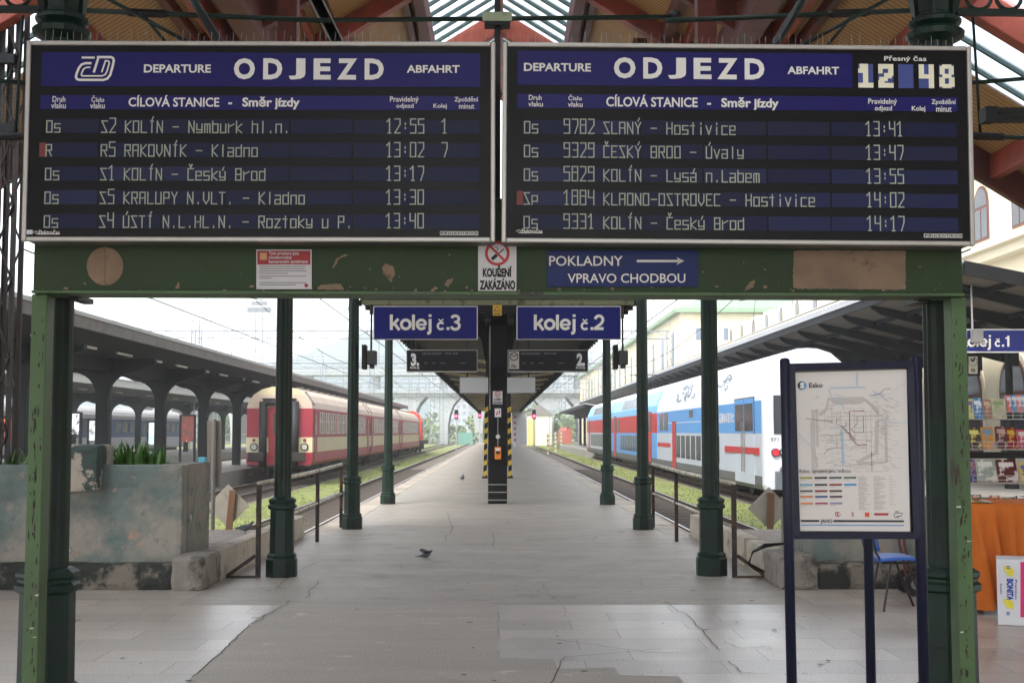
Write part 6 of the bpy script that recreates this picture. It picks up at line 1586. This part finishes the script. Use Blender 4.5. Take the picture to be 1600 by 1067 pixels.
# ------------------------------------------------------------------ catenary portals and wires
cat = mat('catenary_grey', C(120, 126, 130), .5, metal=.3)
def lattice(g, p0, p1, d, n, th=.05):
    p0, p1 = V(p0), V(p1); up = V((0, 0, 1)) if abs((p1 - p0).normalized().z) < .9 else V((1, 0, 0))
    g.bar(p0 + up * d / 2, p1 + up * d / 2, th, th); g.bar(p0 - up * d / 2, p1 - up * d / 2, th, th)
    for i in range(n):
        a, b = p0.lerp(p1, i / n), p0.lerp(p1, (i + 1) / n); s = 1 if i % 2 else -1
        g.bar(a + up * d / 2 * s, b - up * d / 2 * s, th * .6, th * .6)
for k, (Y, xl_, xr_, zz) in enumerate(((100, -36, 13.4, 9.2), (150, -36, 13.4, 9.3), (195, -40, 14, 9.4), (235, -44, 16, 9.4), (172, -38, 13.6, 10.6), (215, -42, 15, 11.4))):
    r = thing('catenary_portal', ['nearest overhead line portal spanning the tracks', 'second nearest overhead line portal spanning the tracks', 'third overhead line portal, farther towards the viaduct', 'farthest overhead line portal in front of the viaduct', 'taller overhead line portal between the second and third ones', 'tallest overhead line portal seen against the hill'][k], 'catenary portal', (0, Y, GZ), 'overhead line portals')
    g = MB(); lattice(g, (xl_, Y, zz), (xr_, Y, zz), .6, 44, .09); g.build('beam', cat, r)
    for x in (xl_, -14.9 if k % 2 else -23.5, xr_):
        g = MB(); lattice(g, (x, Y, GZ), (x, Y, zz + .3), .5, 16, .08); g.build('mast', cat, r)
    g = MB()
    for x, *_ in TRK: g.bar((x, Y, zz - .3), (x, Y, 6.9), .06, .06); g.bar((x, Y, 6.4), (x + 1.0, Y, 5.4), .04, .04); g.bar((x, Y, 6.9), (x + .9, Y, 6.6), .04, .04)
    for q in range(9): g.bar((xl_ + (xr_ - xl_) * q / 8, Y, zz + .3), (xl_ + (xr_ - xl_) * q / 8, Y, zz + 1.1), .04, .04)
    g.bar((xl_, Y, zz + 1.1), (xr_, Y, zz + 1.1), .03, .03); g.bar((xl_, Y, 7.2), (xr_, Y, 7.2), .03, .03)
    g.build('registration_arm', cat, r)
wirem = mat('overhead_wire', C(90, 92, 94), .5)
for x, y0, *_ in TRK:
    g = MB()
    ys_ = [25, 50, 100, 150, 195, 235]
    for i, (ya, yb) in enumerate(zip(ys_, ys_[1:])):
        pts = [V((x + .15 * (-1) ** i, ya + (yb - ya) * t, 6.75 - 1.0 * (1 - (2 * t - 1) ** 2) * (.9 if yb - ya > 30 else .5))) for t in [j / 8 for j in range(9)]]
        g.tube(pts, .022, 4, cap=False); g.tube([V((x, ya, 5.2)), V((x, yb, 5.2))], .02, 4, cap=False)
        for q in pts[1:-1:2]: g.tube([q, V((x, q.y, 5.2))], .012, 4, cap=False)
    tag(g.build('overhead_wire', wirem), {-4.85: 'overhead wire above the track left of the platform', 4.85: 'overhead wire above the track right of the platform', -9.4: 'overhead wire above the red and cream train', 9.3: 'overhead wire above the blue double deck train', -17.2: 'overhead wire above the track beyond the first left canopy', -20.9: 'overhead wire above the track between the left canopies', -31.6: 'overhead wire above the blue grey coaches'}[x], 'overhead wire', 'overhead wires')
for px, top, Y, lb in ((306, 500, 115, 'slim lattice mast rising behind the red train, left of it'), (405, 488, 128, 'lattice lighting mast with a lamp rack above the red train'), (862, 640, 210, 'pale mast near the yellow hut in the distance'), (880, 610, 225, 'pale mast beside the far apartment block'), (676, 610, 230, 'pale mast in front of the left viaduct arches'), (690, 600, 215, 'pale mast above the red locomotive')):
    c = at(px, top, Y); r = thing('lattice_mast', lb, 'mast', (c.x, Y, GZ), 'distant masts'); g = MB(); lattice(g, (c.x, Y, GZ), (c.x, Y, c.z), .7, 22, .09); g.build('mast', cat, r)
    if Y == 128: g = MB(); g.box(c.x - 1.2, c.x + 1.2, Y - .1, Y + .1, c.z, c.z + .5); g.box(c.x - .8, c.x + .8, Y - .1, Y + .1, c.z + .7, c.z + 1.1); g.build('lamp_rack', cat, r)
# ------------------------------------------------------------------ viaduct
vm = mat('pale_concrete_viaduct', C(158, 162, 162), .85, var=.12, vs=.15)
vd = thing('viaduct', 'pale road viaduct on flared piers crossing behind the tracks', 'bridge', (0, 255, GZ))
g = MB(); g.box(-120, 140, 250, 262, 8.6, 9.9); g.box(-120, 140, 249.4, 250, 9.2, 9.6); g.build('deck', vm, vd)
g = MB(); k = -120
while k < 140: g.box(k, k + .12, 250.1, 250.25, 9.9, 11.0); k += 1.6
g.box(-120, 140, 250.1, 250.25, 10.9, 11.02); g.box(-120, 140, 250.1, 250.2, 10.4, 10.5); g.build('parapet', cat, vd)
for k in range(22):
    x = -72 + 6.8 * k
    o = [(.75, GZ), (.8, 3.0), (1.1, 5.0), (1.8, 6.9), (2.9, 8.2), (3.38, 8.6)]
    g = MB(); g.prism([(x - a, 250.5, z) for a, z in o] + [(x + a, 250.5, z) for a, z in o[::-1]], (0, 11, 0)); g.build('pier', vm, vd)
g = MB(); g.box(-120, 140, 300, 312, 15, 16.4); k = -110
while k < 140: g.box(k, k + 1.4, 303, 309, GZ, 15); k += 16
tag(g.build('upper_viaduct', vm), 'second straight viaduct standing higher behind the flared one', 'bridge')
# huts, containers and a fence at the platform end
a, b = at(800, 692, 172), at(823, 644, 172)
hut = thing('equipment_cabin', 'grey corrugated equipment cabin at the far end of the platform', 'cabin', ((a.x + b.x) / 2, 174, 0))
g = MB(); k = a.x
while k < b.x: g.box(k, k + .18, 171.92, 172, 0, b.z); k += .36
g.box(a.x, b.x, 172, 177, -.02, b.z); g.build('wall', mat('corrugated_grey', C(178, 180, 182), .5, var=.08), hut)
g = MB(); g.box(a.x - .1, b.x + .1, 171.8, 177.1, b.z, b.z + .15); g.build('roof', GREY, hut)
a, b = at(824, 692, 215), at(862, 648, 215)
hut = thing('yellow_hut', 'small yellow and white hut beyond the platform end', 'hut', ((a.x + b.x) / 2, 218, GZ))
g = MB(); g.box(a.x, b.x, 215, 222, GZ, b.z); g.build('wall', mat('hut_white', C(206, 204, 190), .7), hut)
g = MB(); g.box(a.x, a.x + 1.4, 214.95, 214.99, GZ, b.z - .8); g.build('yellow_door', mat('hut_yellow', C(186, 180, 120), .6), hut)
g = MB(); g.prism([(a.x - .3, 214.7, b.z), (b.x + .3, 214.7, b.z), ((a.x + b.x) / 2, 214.7, b.z + 1.8)], (0, 7.6, 0)); g.build('roof', GREY, hut)
a, b = at(716, 692, 236), at(738, 676, 236)
g = MB(); g.box(a.x, b.x, 236, 240, GZ, b.z); k = a.x
while k < b.x: g.box(k, k + .12, 235.9, 235.99, GZ, b.z + .1); k += .5
tag(g.build('container', mat('turquoise_steel', C(104, 152, 138), .6)), 'turquoise steel container beneath the viaduct', 'container')
fn = thing('mesh_fence', 'low grey fence running along the foot of the viaduct', 'fence', (0, 242, GZ)); g = MB(); k = -60
while k < 60: g.box(k, k + .05, 242, 242.05, GZ, 1.3); k += .5
g.box(-60, 60, 242, 242.06, 1.2, 1.3); g.box(-60, 60, 242, 242.06, -.3, -.2); g.build('mesh_panel', cat, fn)
for k, px in enumerate((856, 868, 877)):
    Y = 130 + 18 * k; p = gr(px, 700, GZ); x = at(px, 680, Y).x; r = thing('striped_post', ['nearest', 'second', 'farthest'][k] + ' yellow and black striped post right of the tracks', 'post', (x, Y, GZ), 'striped posts right of the tracks')
    g = MB(); g.box(x - .1, x + .1, Y, Y + .2, GZ, 1.6); g.build('post', paper, r)
    g = MB()
    for q in range(4): g.box(x - .11, x + .11, Y - .01, Y + .21, GZ + .3 + .5 * q, GZ + .55 + .5 * q)
    g.build('stripe', hazy, r)
a, b = at(884, 692, 190), at(893, 672, 190); g = MB(); g.box(a.x, b.x, 190, 214, -.1, b.z); g.prism([(a.x, 190, b.z), (b.x, 190, b.z), (b.x - .5, 190, b.z + .5), (a.x + .5, 190, b.z + .5)], (0, 24, 0))
tag(g.build('railcar', mat('faded_red', C(168, 84, 72), .6), bevel=.1), 'small red railcar standing far off on the right', 'railcar')
# far houses and flats
for x0, x1, Y, h, lb in ((30, 48, 620, 46, 'hazy block of flats right of the central canopy, the taller one'), (52, 84, 700, 44, 'hazy long block of flats behind the viaduct on the right'), (-30, -8, 560, 28, 'hazy block of flats behind the viaduct left of the canopy'), (-150, -120, 600, 34, 'hazy block of flats far left behind the red train')):
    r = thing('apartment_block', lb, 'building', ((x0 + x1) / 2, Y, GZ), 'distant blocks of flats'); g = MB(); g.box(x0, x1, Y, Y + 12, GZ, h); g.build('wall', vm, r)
    g = MB(); z = 3
    while z < h - 2:
        k = x0 + 1
        while k < x1 - 1.5: g.box(k, k + 1.4, Y - .05, Y - .005, z, z + 1.6); k += 2.6
        z += 3
    g.build('window', mat('blue_grey_glass', C(110, 124, 140)), r)
# trees beyond the viaduct and wooded hill
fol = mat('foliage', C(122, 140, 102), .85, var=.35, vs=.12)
rt = random.Random(21)
g = MB()
def clump(cx, cy, cz, rx, rz_, n, s):
    for k in range(n):
        while True:
            a, b, c_ = rt.uniform(-1, 1), rt.uniform(-1, 1), rt.uniform(-1, 1)
            if .25 < a * a + b * b + c_ * c_ < 1: break
        p = V((cx + a * rx, cy + b * rx, cz + c_ * rz_)); u = V((rt.uniform(-1, 1), rt.uniform(-1, 1), rt.uniform(-1, 1))).normalized() * s * rt.uniform(.6, 1.4); w_ = u.cross(V((rt.uniform(-1, 1), rt.uniform(-1, 1), rt.uniform(-1, 1)))).normalized() * s * .6
        g.add([p - u, p + w_, p + u, p - w_], [(0, 1, 2, 3)])
for k in range(75):
    x = rt.uniform(-95, 60); y = rt.uniform(264, 330); h = rt.uniform(3, 7.5); clump(x, y, h * .5, h * .7, h * .55, 170, .7)
for k in range(14):
    x = rt.uniform(-45, 34); clump(x, 247 + rt.uniform(-3, 1), .5, 1.6, 1.3, 70, .35)
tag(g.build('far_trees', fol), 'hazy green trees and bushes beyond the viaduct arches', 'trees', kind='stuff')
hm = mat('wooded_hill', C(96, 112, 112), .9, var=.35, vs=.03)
g = MB(); nx, ny = 70, 16; vs_, fs_ = [], []
for j in range(ny):
    for i in range(nx):
        x = -600 + 1200 * i / (nx - 1); y = 640 + 500 * j / (ny - 1); t = j / (ny - 1)
        ht_ = (74 * math.exp(-((x + 62) / 130) ** 2) + 46 * math.exp(-((x - 160) / 160) ** 2) + 40 * math.exp(-((x + 330) / 140) ** 2))
        vs_.append((x, y, GZ - .5 + ht_ * math.sin(min(1, t * 1.6) * math.pi / 2) + 2.5 * math.sin(x * .11) * t + rt.uniform(-1.2, 1.2) * t))
for j in range(ny - 1):
    for i in range(nx - 1): fs_.append((j * nx + i, j * nx + i + 1, (j + 1) * nx + i + 1, (j + 1) * nx + i))
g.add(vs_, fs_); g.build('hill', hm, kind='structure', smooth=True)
# ------------------------------------------------------------------ haze
hz = bpy.data.materials.new('haze'); hz.use_nodes = True
n = hz.node_tree.nodes; n.remove(n['Principled BSDF']); v = n.new('ShaderNodeVolumePrincipled'); v.inputs['Color'].default_value = (.92, .95, 1, 1); v.inputs['Density'].default_value = .0008; v.inputs['Anisotropy'].default_value = .3
hz.node_tree.links.new(v.outputs[0], n['Material Output'].inputs['Volume'])
g = MB(); g.box(-910, 910, -60, 2510, -2.5, 100); g.build('haze', hz, kind='stuff', origin=(0, 0, 0))
